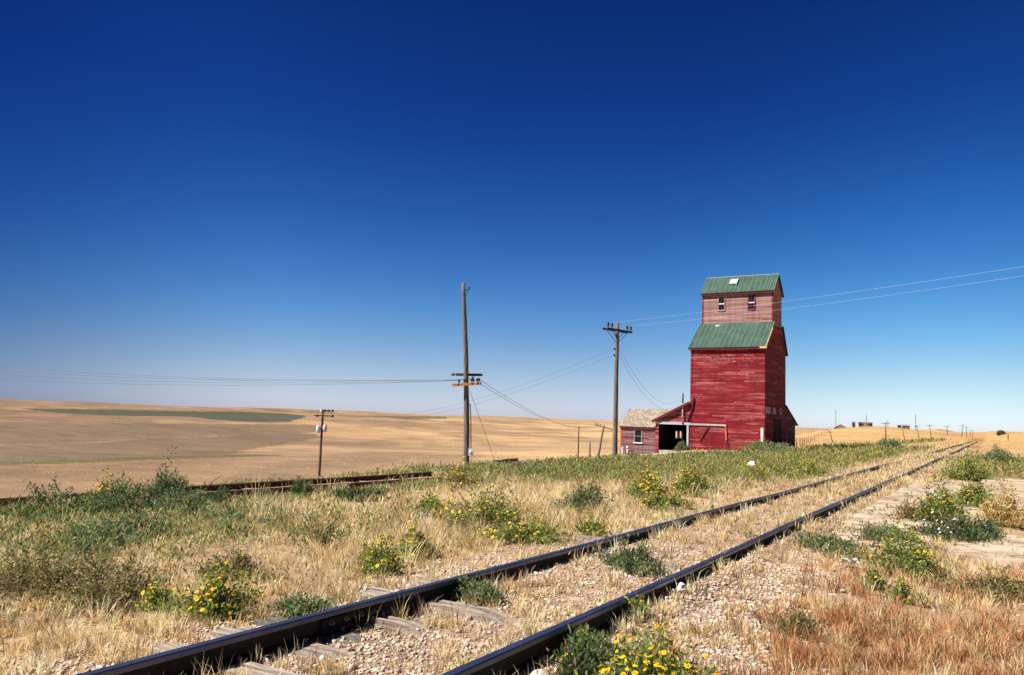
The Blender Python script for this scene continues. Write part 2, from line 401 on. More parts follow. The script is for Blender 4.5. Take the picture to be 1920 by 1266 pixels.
def gz(x, y): return float(hgt(np.array([x]), np.array([y]))[0])
def inpoly(X, Y, poly):
    ins = np.zeros(np.shape(X), bool); n = len(poly); j = n-1
    for i in range(n):
        xi, yi = poly[i]; xj, yj = poly[j]
        c = ((yi > Y) != (yj > Y)) & (X < (xj-xi)*(Y-yi)/((yj-yi) + 1e-12) + xi)
        ins ^= c; j = i
    return ins

# fields of the valley, as plan outlines in metres
GREEN_FIELD = [(-1331,702),(-1372,785),(-1419,903),(-1414,1048),(-1504,1335),(-1500,1420),(-1180,1180),(-761,732),(-738,640),(-792,639),(-1082,803),(-982,656),(-1079,648)]
GREEN_STRIP = [(-1480,1500),(-1530,1658),(-1394,1722),(-1291,1823),(-1059,1496),(-990,1260),(-1150,1270)]
STUBBLE_A = [(-708,333),(-690,383),(-688,471),(-687,568),(-683,704),(-547,565),(-504,408),(-433,277),(-377,215),(-350,166)]
STUBBLE_B = [(-340,161),(-377,220),(-463,333),(-522,465),(-534,524),(-517,534),(-304,272),(-248,207),(-232,168),(-219,135),(-219,104)]
DITCH = [(-229,109),(-232,142),(-246,177),(-241,215),(-219,206),(-218,157),(-208,128),(-212,101)]
DIRT = [(-34,84),(-28.6,86.5),(-28.4,82),(-23,66),(-22,62),(-27,70),(-33,78)]

def zones(X, Y):
    """what grows or lies where: weights used by the ground colour and by the plants"""
    u = X + 3.33; au = np.abs(u); R = np.hypot(X, Y)
    nb = fbm(X/4.5, Y/4.5, 21, 3); nm = fbm(X/1.25, Y/1.25, 31, 3); ns = fbm(X/.38, Y/.38, 41, 2)
    z = {}
    bed = 1 - sstep(1.25, 2.3, au)
    near = 1 - sstep(9, 22, Y)
    right = sstep(1.2, 2.0, u)
    gravel = bed*(.35 + .65*near) + (1-sstep(1.5, 2.5, u))*sstep(.5, 1.2, u)*(1-sstep(6.5, 9, Y))*.85
    gravel = np.clip(gravel*(.55 + 1.1*(nm-.28)), 0, 1)*(1-sstep(30, 60, Y))
    sid = 1 - sstep(1.0, 1.8, np.abs(X+16.7))
    # green weed belts
    g1 = sstep(-12.2, -14.0, X)*sstep(-19.6, -18.4, X)*(1-.97*sid*(1-sstep(22, 26, Y)))*(.62 + .38*sstep(22, 28, Y))
    g2 = sstep(20, 29, Y + 5*(nb-.5))*sstep(-4.9, -6.2, X + (nm-.5))*sstep(-21, -19, X + 2.2*sstep(50, 70, Y)*-1)*(1-sstep(84, 110, Y))
    g3 = sstep(-1.8, -.6, X)*sstep(33, 42, Y + 6*(nb-.5))*(1-sstep(60, 66, Y + 4*(nm-.5)))
    g4 = sstep(-6.5, -9.5, X + 2*(nb-.5))*sstep(-16, -14, X)*(1-sstep(8, 12, Y + 3*(nm-.5)))*.42
    g1 = g1*(1 - sstep(44, 50, Y)*(1-sstep(-18.6, -17.2, X))); g2 = g2*(1 - sstep(44, 50, Y)*(1-sstep(-18.6, -17.2, X)))
    green = np.maximum.reduce([g1, g2, g3, g4])
    green = np.clip(green*(.35 + 1.5*(nb*.5+nm*.5-.18)), 0, 1)
    red = sstep(-2.2, -1.2, X + .8*(nm-.5))*(1-sstep(11, 13, Y))*np.clip(.45+1.9*(nb-.22), 0, 1)
    crossing = sstep(62, 66, Y)*(1-sstep(70, 76, Y))*sstep(-12, -4, X)*(1-sstep(-4, 6, X))
    slab = ((X > -2.2) & (X < 2.8) & (Y > 12.4) & (Y < 29)).astype(float)
    tall = sstep(-5.0, -6.2, X)*sstep(-17, -15, X)*np.clip(.15 + 2.1*(nb*.6+nm*.4-.34), 0, 1)*sstep(4.6, 7.6, Y + 1.5*(nm-.5))
    z.update(bed=bed, gravel=gravel, sid=sid, green=green, red=red, crossing=crossing, slab=slab, tall=tall, nb=nb, nm=nm, ns=ns, u=u, R=R, right=right)
    return z

def lerp(a, b, t): return a*(1-t[..., None]) + np.asarray(b)*t[..., None]
def ground_colour(X, Y):
    z = zones(X, Y); R = z['R']
    c = np.broadcast_to(np.array((.33,.235,.15)), X.shape + (3,)).copy()
    c = lerp(c, (.48,.36,.22), np.clip(2*(z['nm']-.42), 0, 1))
    c = lerp(c, (.16,.12,.055), z['green']*.7)
    c = lerp(c, (.26,.155,.09), z['red']*.6)
    c = lerp(c, (.40,.295,.215), z['gravel'])
    # open country
    n1 = fbm(X/90, Y/160, 51, 4); n2 = fbm(X/22, Y/38, 61, 4)
    far = sstep(70, 130, R)
    bear = np.degrees(np.arctan2(X, Y))
    fc = lerp(np.broadcast_to(np.array((.185,.125,.080)), X.shape+(3,)), (.335,.228,.130), sstep(-58, -22, bear))
    n4 = fbm(X/40 + Y/70, Y/130 - X/210, 91, 4)
    fc = fc*(0.66 + .42*n1 + .30*(n2-.5) + .34*n4)[..., None]
    strip = sstep(.56, .66, fbm(X/160+Y/90, Y/220-X/400, 71, 3))
    fc = lerp(fc, fc*np.array((1.34,1.30,1.2)), strip)
    strip2 = sstep(.50, .60, fbm(X/300-Y/500, Y/90+X/70, 75, 3)); fc = lerp(fc, fc*np.array((.80,.80,.84)), strip2)
    mound = np.exp(-((X+40)/55.)**2 - ((Y-380)/150.)**2)
    fc = lerp(fc, (.42,.275,.125), np.clip(mound*1.4, 0, 1))
    fc = lerp(fc, (.40,.25,.108), np.maximum(sstep(-45, -20, X)*sstep(90, 130, Y), sstep(-12, 0, X)*sstep(64, 90, Y))*.9)
    c = lerp(c, fc, np.maximum(far, sstep(-22, -30, X)))
    for poly, col, k in ((GREEN_FIELD, (.054,.062,.042), .92), (GREEN_STRIP, (.070,.070,.040), .75), (STUBBLE_A, (.118,.086,.062), .72), (STUBBLE_B, (.112,.085,.060), .72), (DITCH, (.095,.085,.030), .8)):
        jit = (n2-.5)
        w = inpoly(X + 10*jit, Y + 10*jit, poly).astype(float)
        c = lerp(c, np.array(col), w*k)
    dirt = inpoly(X + 1.5*(z['nm']-.5), Y + 2*(z['nb']-.5), DIRT).astype(float)
    c = lerp(c, (.50,.39,.27), dirt*.9)
    # trackside weeds along the far line
    line = (1-sstep(1.6, 3.2, np.abs(X+3.3)))*sstep(75, 95, Y)*(1-sstep(700, 900, Y))
    c = lerp(c, (.16,.125,.06), line*np.clip(1.6*(n2-.1), 0, 1)*.8)
    c = c*(0.9 + .2*z['ns'])[..., None]
    return np.clip(c, .01, .9), z

b_fine = np.arange(-70, 10.01, .115); b_mid = np.concatenate([np.arange(-100, -70, .6), np.arange(10.6, 40, .6)])
b_coarse = np.concatenate([np.arange(-180, -100, 4.0), np.arange(40, 180, 4.0)])
bear = R_(1)*np.sort(np.concatenate([b_fine, b_mid, b_coarse]))
rad = np.concatenate([[.02, .5, 1.0], np.geomspace(1.5, 12000, 560)])
BB, RRg = np.meshgrid(bear, rad)
GX = RRg*np.sin(BB); GY = RRg*np.cos(BB); GZ = hgt(GX, GY)
gcol, gz_ = ground_colour(GX, GY)
nb_, nr_ = len(bear), len(rad)
ii = (np.arange(nr_-1)[:, None]*nb_ + np.arange(nb_)[None, :])
jj = np.roll(np.arange(nb_), -1)[None, :] + np.arange(nr_-1)[:, None]*nb_
quads = np.stack([ii, ii+nb_, jj+nb_, jj], -1).reshape(-1, 4)[:, ::-1]
m, n, b = new_mat('prairie_ground')
at = N(n, 'ShaderNodeAttribute'); at.attribute_name = 'Col'
gr = N(n, 'ShaderNodeAttribute'); gr.attribute_name = 'gravel'
tc = mapping(n, (1,1,1))
n5 = noise(n, mapping(n, (.030,.085,.05)), 1.0, 6, .72); r5 = ramp(n, n5.outputs[0], [(.30, (.72,.71,.73)), (.70, (1.28,1.26,1.2))])
n1 = noise(n, tc, 9.0, 6, .7); n2 = noise(n, tc, .55, 5, .65); n3 = noise(n, tc, 45, 3, .6)
r1 = ramp(n, n1.outputs[0], [(.28, (.62,.60,.58)), (.72, (1.38,1.36,1.32))])
r2 = ramp(n, n2.outputs[0], [(.3, (.80,.80,.80)), (.7, (1.2,1.2,1.18))])
c1 = mixc(n, 1.0, at.outputs['Color'], r1.outputs[0], 'MULTIPLY'); c2 = mixc(n, 1.0, mixc(n, 1.0, c1, r2.outputs[0], 'MULTIPLY'), r5.outputs[0], 'MULTIPLY')
vo = N(n, 'ShaderNodeTexVoronoi'); vo.inputs['Scale'].default_value = 34; n.links.new(tc, vo.inputs['Vector'])
rv = ramp(n, vo.outputs['Distance'], [(.15, (1.25,1.22,1.2)), (.75, (.45,.42,.40))])
c3 = mixc(n, 1.0, c2, rv.outputs[0], 'MULTIPLY'); c4 = mixc(n, gr.outputs['Fac'], c2, c3)
n.links.new(c4, b.inputs['Base Color']); b.inputs['Roughness'].default_value = .95; b.inputs['Specular IOR Level'].default_value = .1
bump(n, b, n1.outputs[0], .6, .04)
MAT['ground'] = m
go = np_mesh('ground', np.stack([GX, GY, GZ], -1).reshape(-1, 3), quads, None, gcol.reshape(-1, 3), m, smooth=True, extra={'gravel': gz_['gravel'].ravel()})
tag(go, 'dry prairie ground running from the railway down into a wide tan valley', 'ground', kind='structure')

# ---------------------------------------------------------------- grain elevator
EL = thing('grain_elevator', (-24.3, 92, -1.2), 'tall red wooden grain elevator with green metal roofs and an open driveway on its left', 'grain elevator')
X0, X1 = -28.38, -20.28
Y0, Y1, YC0, YC1, YR = 86.8, 97.1, 90.75, 95.15, 92.95
mb = MB(); mb.prism([(Y0,-2.4),(Y1,-2.4),(Y1,10.22),(YC1-.02,13.12),(YC0+.02,13.12),(Y0,10.22)], 'x', X0, X1)
tower = mb.build('wall', MAT['red'], EL); tag(tower, 'dark red boarded tower wall with faded lettering')
mb = MB(); mb.prism([(YC0,13.0),(YC1,13.0),(YC1,17.0),(YR,19.0),(YC0,17.0)], 'x', X0+.03, X1-.03)
cup = mb.build('cupola', MAT['worn'], EL); tag(cup, 'worn pinkish red cupola on top of the tower')

def slope_roof(name, x0, x1, ya, za, yb, zb, parent, th=.10, pitch=.56, mats=('green','seam'), seams=True):
    """sheet from the eave line (ya, za) up to (yb, zb), with raised standing seams"""
    mb = MB(); d = Vector((0, yb-ya, zb-za)); L = d.length; d.normalize(); nrm = Vector((1,0,0)).cross(d); 
    if nrm.z < 0: nrm = -nrm
    c = Vector(((x0+x1)/2, (ya+yb)/2, (za+zb)/2))
    mb.obox(c + nrm*th/2, Vector(((x1-x0)/2,0,0)), d*L/2, nrm*th/2, 0)
    if seams:
        k = int((x1-x0)/pitch); st = (x1-x0)/k
        for i in range(k+1):
            x = x0 + .03 + i*(x1-x0-.06)/k
            mb.obox(Vector((x, c.y, c.z)) + nrm*(th+.022), Vector((.022,0,0)), d*(L/2-.01), nrm*.026, 1)
    return mb.build(name, [MAT[mats[0]], MAT[mats[1]]], parent)
rf = slope_roof('roof', X0-.22, X1+.2, Y0-.32, 10.12, YC0-.01, 13.34, EL); tag(rf, 'lower front slope of green standing seam metal')
mb = MB()
mb.obox((-26.4, 90.2, 13.08), (.22,0,0), (0,.16,.125), (0,-.012,.016)); mb.build('patch', MAT['pale'], rf)
slope_roof('roof', X0-.22, X1+.2, Y1+.45, 10.12, YC1+.01, 13.34, EL)
slope_roof('roof', X0-.14, X1+.2, YC0-.30, 16.86, YR, 19.12, EL)
r3 = slope_roof('roof', X0-.14, X1+.2, YC1+.30, 16.86, YR-.02, 19.12, EL)
mb = MB(); mb.bar((X0-.14, YR, 19.22), (X1+.2, YR, 19.22), .22, .06); mb.build('ridge_cap', MAT['paleblue'], EL)
# roof hatch on the front slope of the cupola roof
d = Vector((0, YR-(YC0-.30), 19.12-16.86)).normalized(); nn = Vector((0,-d.z,d.y))
c = Vector((-25.0, YC0-.30, 16.86)) + d*2.05 + nn*.2
mb = MB(); mb.obox(c, (.46,0,0), d*.52, nn*.10); mb.build('roof_hatch', MAT['paleblue'], EL)
# eave boards and trims
mb = MB(); mb.box(X0-.2, X1+.18, Y0-.30, Y0-.24, 9.96, 10.11); mb.build('eave_board', MAT['darkred'], EL)
mb = MB(); mb.box(X0-.1, X1+.18, YC0-.28, YC0-.22, 16.70, 16.85); mb.build('eave_board', MAT['darkred'], EL)
d = Vector((0, YC0-Y0+.32, 13.34-10.12)).normalized(); nn = Vector((0,-d.z,d.y))
mb = MB(); p0 = Vector((X1+.23, Y0-.30, 10.17)); mb.bar(p0, p0 + d*3.9, .26, .05, up=(1,0,0)); mb.box(X1-.45, X1+.3, Y0-.40, Y0-.34, 10.02, 10.24)
tag(mb.build('rake_board', MAT['trim'], EL), 'pale yellow rake board on the right roof edge')
for x in (X0+.06, X1-.06):
    mb = MB(); mb.box(x-.09, x+.09, Y0-.035, Y0, -2, 9.96); mb.build('corner_board', MAT['red'], EL)
    mb = MB(); mb.box(x-.08, x+.08, YC0-.03, YC0, 13.3, 16.7); mb.build('corner_board', MAT['red'], EL)
# cupola windows
for xa, xb in ((-26.42, -25.79), (-22.99, -22.35)):
    za, zb = 14.95, 16.42; y = YC0
    mb = MB(); w = .13
    mb.box(xa-w, xa, y-.07, y, za-w, zb+w); mb.box(xb, xb+w, y-.07, y, za-w, zb+w)
    mb.box(xa, xb, y-.07, y, zb, zb+w); mb.box(xa, xb, y-.09, y, za-w, za)
    wf = mb.build('window', MAT['worn'] if xa < -24 else MAT['shedred'], EL)
    mb = MB(); mb.box(xa, xb, y-.012, y-.004, za, zb); mb.build('pane', MAT['glass'], wf)
    mb = MB(); mb.box(xa, xb, y-.05, y-.013, (za+zb)/2-.06, (za+zb)/2+.06); mb.build('meeting_rail', MAT['white'], wf)
    mb = MB(); mb.box((xa+xb)/2-.02, (xa+xb)/2+.02, y-.035, y-.013, (za+zb)/2+.07, zb); mb.build('glazing_bar', MAT['inside'], wf)

def lettering(txt, size, name, mat, parent, loc, rot, squeeze=1.0, ext=.006):
    cu = bpy.data.curves.new(name, 'FONT'); cu.body = txt; cu.size = size; cu.extrude = ext; cu.resolution_u = 3
    cu.offset = size*.012
    to = bpy.data.objects.new(name+'_tmp', cu); C.objects.link(to)
    dg = bpy.context.evaluated_depsgraph_get()
    me = bpy.data.meshes.new_from_object(to.evaluated_get(dg)); me.name = name
    bpy.data.objects.remove(to); bpy.data.curves.remove(cu)
    Mx = Matrix.Translation(Vector(loc) - parent_world(parent)) @ rot @ Matrix.Diagonal((squeeze,1,1,1))
    me.transform(Mx); me.materials.clear(); me.materials.append(mat)
    o = bpy.data.objects.new(name, me); C.objects.link(o); o.parent = parent
    return o
RX90 = Matrix.Rotation(R_(90), 4, 'X'); RZ90 = Matrix.Rotation(R_(90), 4, 'Z')
# worn white letters: paint survives only in streaks
def worn_letter(name, c, under, k0, k1):
    m, n, b = new_mat(name); v = mapping(n, (.8,.8,6)); a = noise(n, v, 1.5, 5, .7)
    r = ramp(n, a.outputs[0], [(k0, under), (k1, c)]); n.links.new(r.outputs[0], b.inputs['Base Color']); b.inputs['Roughness'].default_value = .85
    return m
MAT['letterfaint'] = worn_letter('faded_letters', (.33,.15,.145), (.19,.010,.015), .48, .62)
MAT['letterside'] = worn_letter('white_letters', (.60,.62,.66), (.44,.42,.44), .12, .30)
for txt, x in (('F', -28.05), ('F', -26.98), ('ON', -26.28), ('ATE', -24.95), ('CO', -22.7)):
    t = lettering(txt, 1.15, 'lettering', MAT['letterfaint'], EL, (x, Y0-.006, 8.62), RX90, .80)
for txt, y, wd in (('BINGO', 87.25, .70), ('GRA', 90.55, .74), ('CO', 93.95, .76)):
    lettering(txt, 1.05, 'lettering', MAT['letterside'], EL, (X1+.008, y, 3.12), RZ90 @ RX90, wd)
# white board at the right corner, side door in the shade
mb = MB(); mb.box(-20.66, -20.40, Y0-.09, Y0-.036, -.12, 1.55); tag(mb.build('marker_board', MAT['white'], EL), 'narrow upright white board at the right corner')
mb = MB(); mb.box(X1, X1+.05, 91.2, 94.4, -1.2, 2.6); mb.box(X1+.05, X1+.10, 91.2, 91.38, -1.2, 2.6); mb.box(X1+.05, X1+.10, 94.22, 94.4, -1.2, 2.6)
mb.build('side_door', MAT['inside'], EL)
# lean-to behind
mb = MB(); mb.prism([(Y1-.02,-2.4),(102.75,-2.4),(102.75,2.35),(Y1-.02,4.15)], 'x', X0+.1, X1-.04); mb.build('rear_shed', MAT['shedred'], EL)
slope_roof('rear_shed_roof', X0, X1+.12, 103.9, 1.98, Y1-.03, 4.25, EL, seams=False, mats=('shingle','shingle'))
# driveway shed
XD = -32.42
mb = MB()
mb.prism([(XD,1.87),(X0-.002,1.87),(X0-.002,3.93),(XD,1.93)], 'y', Y0-.02, Y0+.16)
mb.box(XD, -32.1, Y0-.02, Y0+.16, -2.6, 1.6); mb.box(-28.7, X0-.002, Y0-.02, Y0+.16, -2.6, 1.6)
dv = mb.build('driveway_front', MAT['shedred'], EL)
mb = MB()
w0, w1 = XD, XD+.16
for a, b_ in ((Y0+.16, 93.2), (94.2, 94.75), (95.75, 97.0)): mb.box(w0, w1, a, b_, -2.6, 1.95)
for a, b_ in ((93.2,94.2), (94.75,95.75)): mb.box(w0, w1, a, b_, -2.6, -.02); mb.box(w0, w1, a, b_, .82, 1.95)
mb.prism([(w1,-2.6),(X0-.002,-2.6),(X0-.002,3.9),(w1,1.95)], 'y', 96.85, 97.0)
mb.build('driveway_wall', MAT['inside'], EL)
mb = MB()
d = Vector((X0-.01-(-32.7), 0, 4.06-1.86)); L = d.length; d.normalize(); nn = Vector((-d.z,0,d.x))
mb.obox(Vector(((X0-.01-32.7)/2, (Y0-.35+97.3)/2, (4.06+1.86)/2)) + nn*.07, d*L/2, (0,(97.3-Y0+.35)/2,0), nn*.07)
mb.build('driveway_roof', MAT['shingle'], EL)
mb = MB(); a = Vector((-32.72, Y0-.38, 1.82)); mb.obox(a + d*L/2 + nn*.05, d*L/2, (0,.025,0), nn*.14); mb.build('rake_board', MAT['darkred'], EL)
mb = MB(); mb.box(-32.36, -28.30, Y0-.16, Y0-.022, 1.60, 1.865); tag(mb.build('header_beam', MAT['paleblue'], EL), 'pale header beam over the driveway door')
mb = MB(); mb.box(-28.30, -24.35, Y0-.12, Y0-.037, 1.60, 1.80); mb.build('door_track', MAT['pale'], EL)
mb = MB(); mb.box(-28.74, -28.52, Y0-.13, Y0-.022, -2.4, 1.598); mb.build('door_post', MAT['paleblue'], EL)
mb = MB(); mb.box(-32.14, -32.02, Y0-.10, Y0-.022, -2.4, 1.598); mb.build('door_post', MAT['shedred'], EL)
mb = MB(); mb.box(-32.0, -28.76, Y0-.05, Y0+.4, -2.4, -1.30); mb.build('threshold', MAT['pale'], EL)
mb = MB(); mb.box(-32.25, X0-.01, Y0+.41, 96.84, -2.4, -1.27); mb.build('floor', MAT['inside'], EL)  # floor coloured dark so the driveway's shade reads black
mb = MB(); mb.bar((-26.25, Y0-.09, 1.58), (-27.25, Y0-.07, -.12), .10, .06, up=(0,1,0)); mb.build('door_brace', MAT['darkred'], EL)
mb = MB(); mb.bar((-24.42, Y0-.11, 1.60), (-24.32, Y0-.09, .1), .16, .06, up=(0,1,0)); tag(mb.build('board_and_shadow', MAT['orange'], EL), 'bright red board hanging from the door track')
mb = MB(); mb.bar((-24.28, Y0-.08, .1), (-24.12, Y0-.07, -.95), .12, .05, up=(0,1,0)); mb.build('board_and_shadow', MAT['dark'], EL)  # dark strip added as the red board's shadow on the wall
mb = MB(); mb.tube([(-28.02,Y0-.10,4.7),(-28.0,Y0-.14,4.55),(-28.1,Y0-.1,3.6),(-28.45,Y0-.12,2.6),(-28.62,Y0-.12,1.95)], .085, 7); mb.build('conduit', MAT['darkred'], EL)
mb = MB(); mb.tube([(-29.2,Y0-.24,1.7),(-29.18,Y0-.24,4.0)], .075, 8); ms = mb.build('service_mast', MAT['pale'], EL)
mb = MB(); mb.tube([(-29.18,Y0-.24,4.0),(-29.16,Y0-.24,5.1)], [.09,.07], 8); mb.lathe((-29.16,Y0-.33,4.75), [(.03,0),(.07,.03),(.07,.1),(.03,.13)], 8); mb.lathe((-29.16,Y0-.33,4.4), [(.03,0),(.07,.03),(.07,.1),(.03,.13)], 8)
mb.build('mast_head', MAT['dark'], ms)

# ---------------------------------------------------------------- office
MAT['officetrim'] = plain('grey_trim', (.20,.20,.20), .8, 0, .3, 5)
OF = thing('office_building', (-34.6, 89.6, -1.7), 'low faded red office with a gabled old shingle roof, left of the elevator', 'building')
ox0, ox1, oy0, oy1 = -36.68, XD-.004, 86.85, 92.35
mb = MB(); xa, xb, za, zb = -34.9, -34.14, -.56, .78
mb.box(ox0, xa, oy0, oy0+.15, -2.9, 1.2); mb.box(xb, ox1, oy0, oy0+.15, -2.9, 1.2); mb.box(xa, xb, oy0, oy0+.15, -2.9, za); mb.box(xa, xb, oy0, oy0+.15, zb, 1.2)
mb.prism([(oy0+.15,-2.9),(oy1,-2.9),(oy1,1.2),(89.6,3.2),(oy0+.15,1.3)], 'x', ox0, ox0+.15)
mb.prism([(oy0+.15,-2.9),(oy1,-2.9),(oy1,1.2),(89.6,3.2),(oy0+.15,1.3)], 'x', ox1-.15, ox1)
mb.box(ox0+.15, ox1-.15, oy1-.15, oy1, -2.9, 1.2)
mb.build('wall', MAT['office'], OF)
mb = MB(); w = .12
mb.box(xa-w, xa, oy0-.05, oy0, za-.02, zb+w); mb.box(xb, xb+w, oy0-.05, oy0, za-.02, zb+w); mb.box(xa, xb, oy0-.05, oy0, zb, zb+w)
wf = mb.build('window', MAT['officetrim'], OF)
mb = MB(); mb.box(xa, xb, oy0+.05, oy0+.06, za, zb); mb.build('pane', MAT['glass'], wf)
mb = MB(); mb.box(xa, xb, oy0-.01, oy0+.048, .09, .16); mb.build('meeting_rail', MAT['officetrim'], wf)
mb = MB(); mb.box(xa-.2, xb+.2, oy0-.12, oy0-.002, za-.14, za-.022); mb.build('sill', MAT['white'], wf)
mb = MB(); mb.box(ox0-.04, ox0+.12, oy0-.04, oy0-.001, -2.9, 1.1); tag(mb.build('corner_board', MAT['orange'], OF), 'orange red corner board at the left end')
def shingle_roof(x0, x1, ya, za, yb, zb, parent):
    mb = MB(); d = Vector((0, yb-ya, zb-za)); L = d.length; d.normalize(); nrm = Vector((1,0,0)).cross(d)
    if nrm.z < 0: nrm = -nrm
    rows = 16
    for r in range(rows):
        x = x0
        while x < x1:
            w = random.uniform(.14, .34); xe = min(x+w, x1)
            xm = (x+xe)/2; zc = za + (zb-za)*(r+.3)/rows
            if random.random() > .03 and not (xm > XD-.1 and zc < 1.86 + (xm+32.7)*.513 + .05):
                t0 = L*r/rows - .03; t1 = min(L, L*(r+1)/rows + .05)
                lift = random.uniform(0, .012)
                c = Vector(((x+xe)/2, ya, za)) + d*(t0+t1)/2 + nrm*(.05 + .011*1 + lift)
                tilt = (d*1.0 - nrm*.05).normalized()
                mb.obox(c, ((xe-x)/2-.004,0,0), tilt*(t1-t0)/2, nrm*.011, random.randrange(3))
            x = xe
    xq = XD - .02; c = Vector(((x0+xq)/2, (ya+yb)/2, (za+zb)/2)); mb.obox(c, ((xq-x0)/2,0,0), d*L/2, nrm*.04, 0)
    return mb.build('roof', [MAT['shingle'], MAT['shingle2'], MAT['shingle3']], parent)
MAT['shingle2'] = plain('old_shingles_light', (.31,.26,.205), .9, 0, .4, 9); MAT['shingle3'] = plain('old_shingles_dark', (.21,.17,.13), .9, 0, .4, 9)
shingle_roof(ox0-.12, -30.9, oy0-.2, 1.16, 89.6, 3.27, OF)
shingle_roof(ox0-.12, -30.9, oy1+.2, 1.16, 89.6, 3.27, OF)
mb = MB(); mb.box(ox0-.1, -32.75, oy0-.19, oy0-.13, .98, 1.13); mb.build('eave_board', MAT['darkred'], OF)
for i, (x, h, lab) in enumerate(((-36.15, .95, 'short white meter post left of the other by the office wall'), (-35.55, 1.05, 'short white pipe post right of the meter post by the office wall'))):
    g = gz(x, 86.2)
    t = thing('meter_post', (x, 86.2, g), lab, 'post', 'white posts in front of the office')
    mb = MB(); mb.tube([(x,86.2,g-.2),(x,86.2,g+h*.75)], .07 if i else .10, 8); mb.build('post', MAT['white'], t)
    mb = MB(); mb.lathe((x,86.2,g+h*.72), [(.08,0),(.15,.05),(.15,.2),(.06,.28)], 9); mb.build('meter_head', MAT['white'], t)

# ---------------------------------------------------------------- railway
def make_rail(name, label, X, ya, yb, zt, mats, wav=.010, group=None, seed=0):
    hw, web, bw, H = .036, .009, .068, .165
    prof = [(-bw,-H),(bw,-H),(bw,-H+.016),(web,-H+.034),(web,-.046),(hw,-.036),(hw,-.008),(hw-.008,0),(-hw+.008,0),(-hw,-.008),(-hw,-.036),(-web,-.046),(-web,-H+.034),(-bw,-H+.016)]
    ys = np.concatenate([np.arange(ya, min(20, yb), .4), np.arange(max(ya, 20), yb+.01, 1.2)])
    mb = MB(); vs = []; np_ = len(prof)
    def off(y): return (wav*math.sin(y/3.7+seed) + wav*.7*math.sin(y/8.3+1+seed), -.006 + .009*math.sin(y/5.1+seed*2) + .006*math.sin(y/1.9))
    for y in ys:
        dx, dz = off(y)
        vs += [(X(y)+dx+px, y, zt+dz+pz) for px, pz in prof]
    fs = []; mi = []
    for i in range(len(ys)-1):
        for k in range(np_):
            k2 = (k+1) % np_
            fs.append((i*np_+k, (i+1)*np_+k, (i+1)*np_+k2, i*np_+k2)); mi.append(1 if k in (5,6,7,8,9) else 0)
    b0 = len(mb.v); mb.v += vs; mb.f += fs; mb.mi += mi; mb.sm += [False]*len(fs)
    mb.f += [tuple(range(np_)), tuple(reversed(range((len(ys)-1)*np_, len(ys)*np_)))]; mb.mi += [0,0]; mb.sm += [False]*2
    o = mb.build(name, mats, None, (X(ya), ya, zt)); tag(o, label, 'rail', group)
    return o, off
mats = [MAT['railside'], MAT['steel']]
XL, XR = -4.085, -2.60
r1, off1 = make_rail('rail', 'far dark steel rail of the main track, the left one of the near pair', lambda y: XL, -2.5, 290, 0, mats, .006, seed=.4)
r2, off2 = make_rail('rail', 'near dark steel rail of the main track, beside the concrete slabs', lambda y: XR, -2.5, 290, 0, mats, .006, seed=2.1)
def fishplate(rail, X, y, off, side, L=.62):
    dx, dz = off(y); z = dz
    mb = MB(); x = X+dx
    mb.prism([(x+side*.012,-.118+z),(x+side*.055,-.140+z),(x+side*.062,-.132+z),(x+side*.030,-.095+z),(x+side*.030,-.062+z),(x+side*.034,-.048+z),(x+side*.012,-.048+z)], 'y', y-L/2, y+L/2)
    j = mb.build('joint_bar', MAT['railside'], rail)
    for k in range(4):
        yy = y - L/2 + L*(k+.5)/4
        mb = MB(); mb.lathe((x+side*.028, yy, -.078+z), [(.020,0),(.020,.018),(.011,.019),(.011,.040)], 6, (side,0,0), smooth=False); mb.build('bolt', MAT['rusthead'], j)
fishplate(r1, XL, 4.62, off1, 1); fishplate(r1, XL, 4.62, off1, -1); fishplate(r2, XR, 9.9, off2, 1); fishplate(r1, XL, 16.5, off1, 1)
# siding: bends slightly away from the main track near its far end
sx = lambda o: (lambda y: -16.72 + o + .012*max(0, y-14)*1.0 + .0006*max(0, y-14)**2)
smats = [MAT['rustrail'], MAT['rusthead']]
s1, _ = make_rail('rail', 'rusty outer rail of the weedy siding beyond the dark weeds', sx(-.74), -3, 24.5, -.53, smats, .02, seed=1.2)
s2, _ = make_rail('rail', 'rusty inner rail of the weedy siding, broken ends hidden by weeds', sx(.74), -3, 23.0, -.54, smats, .02, seed=3.3)

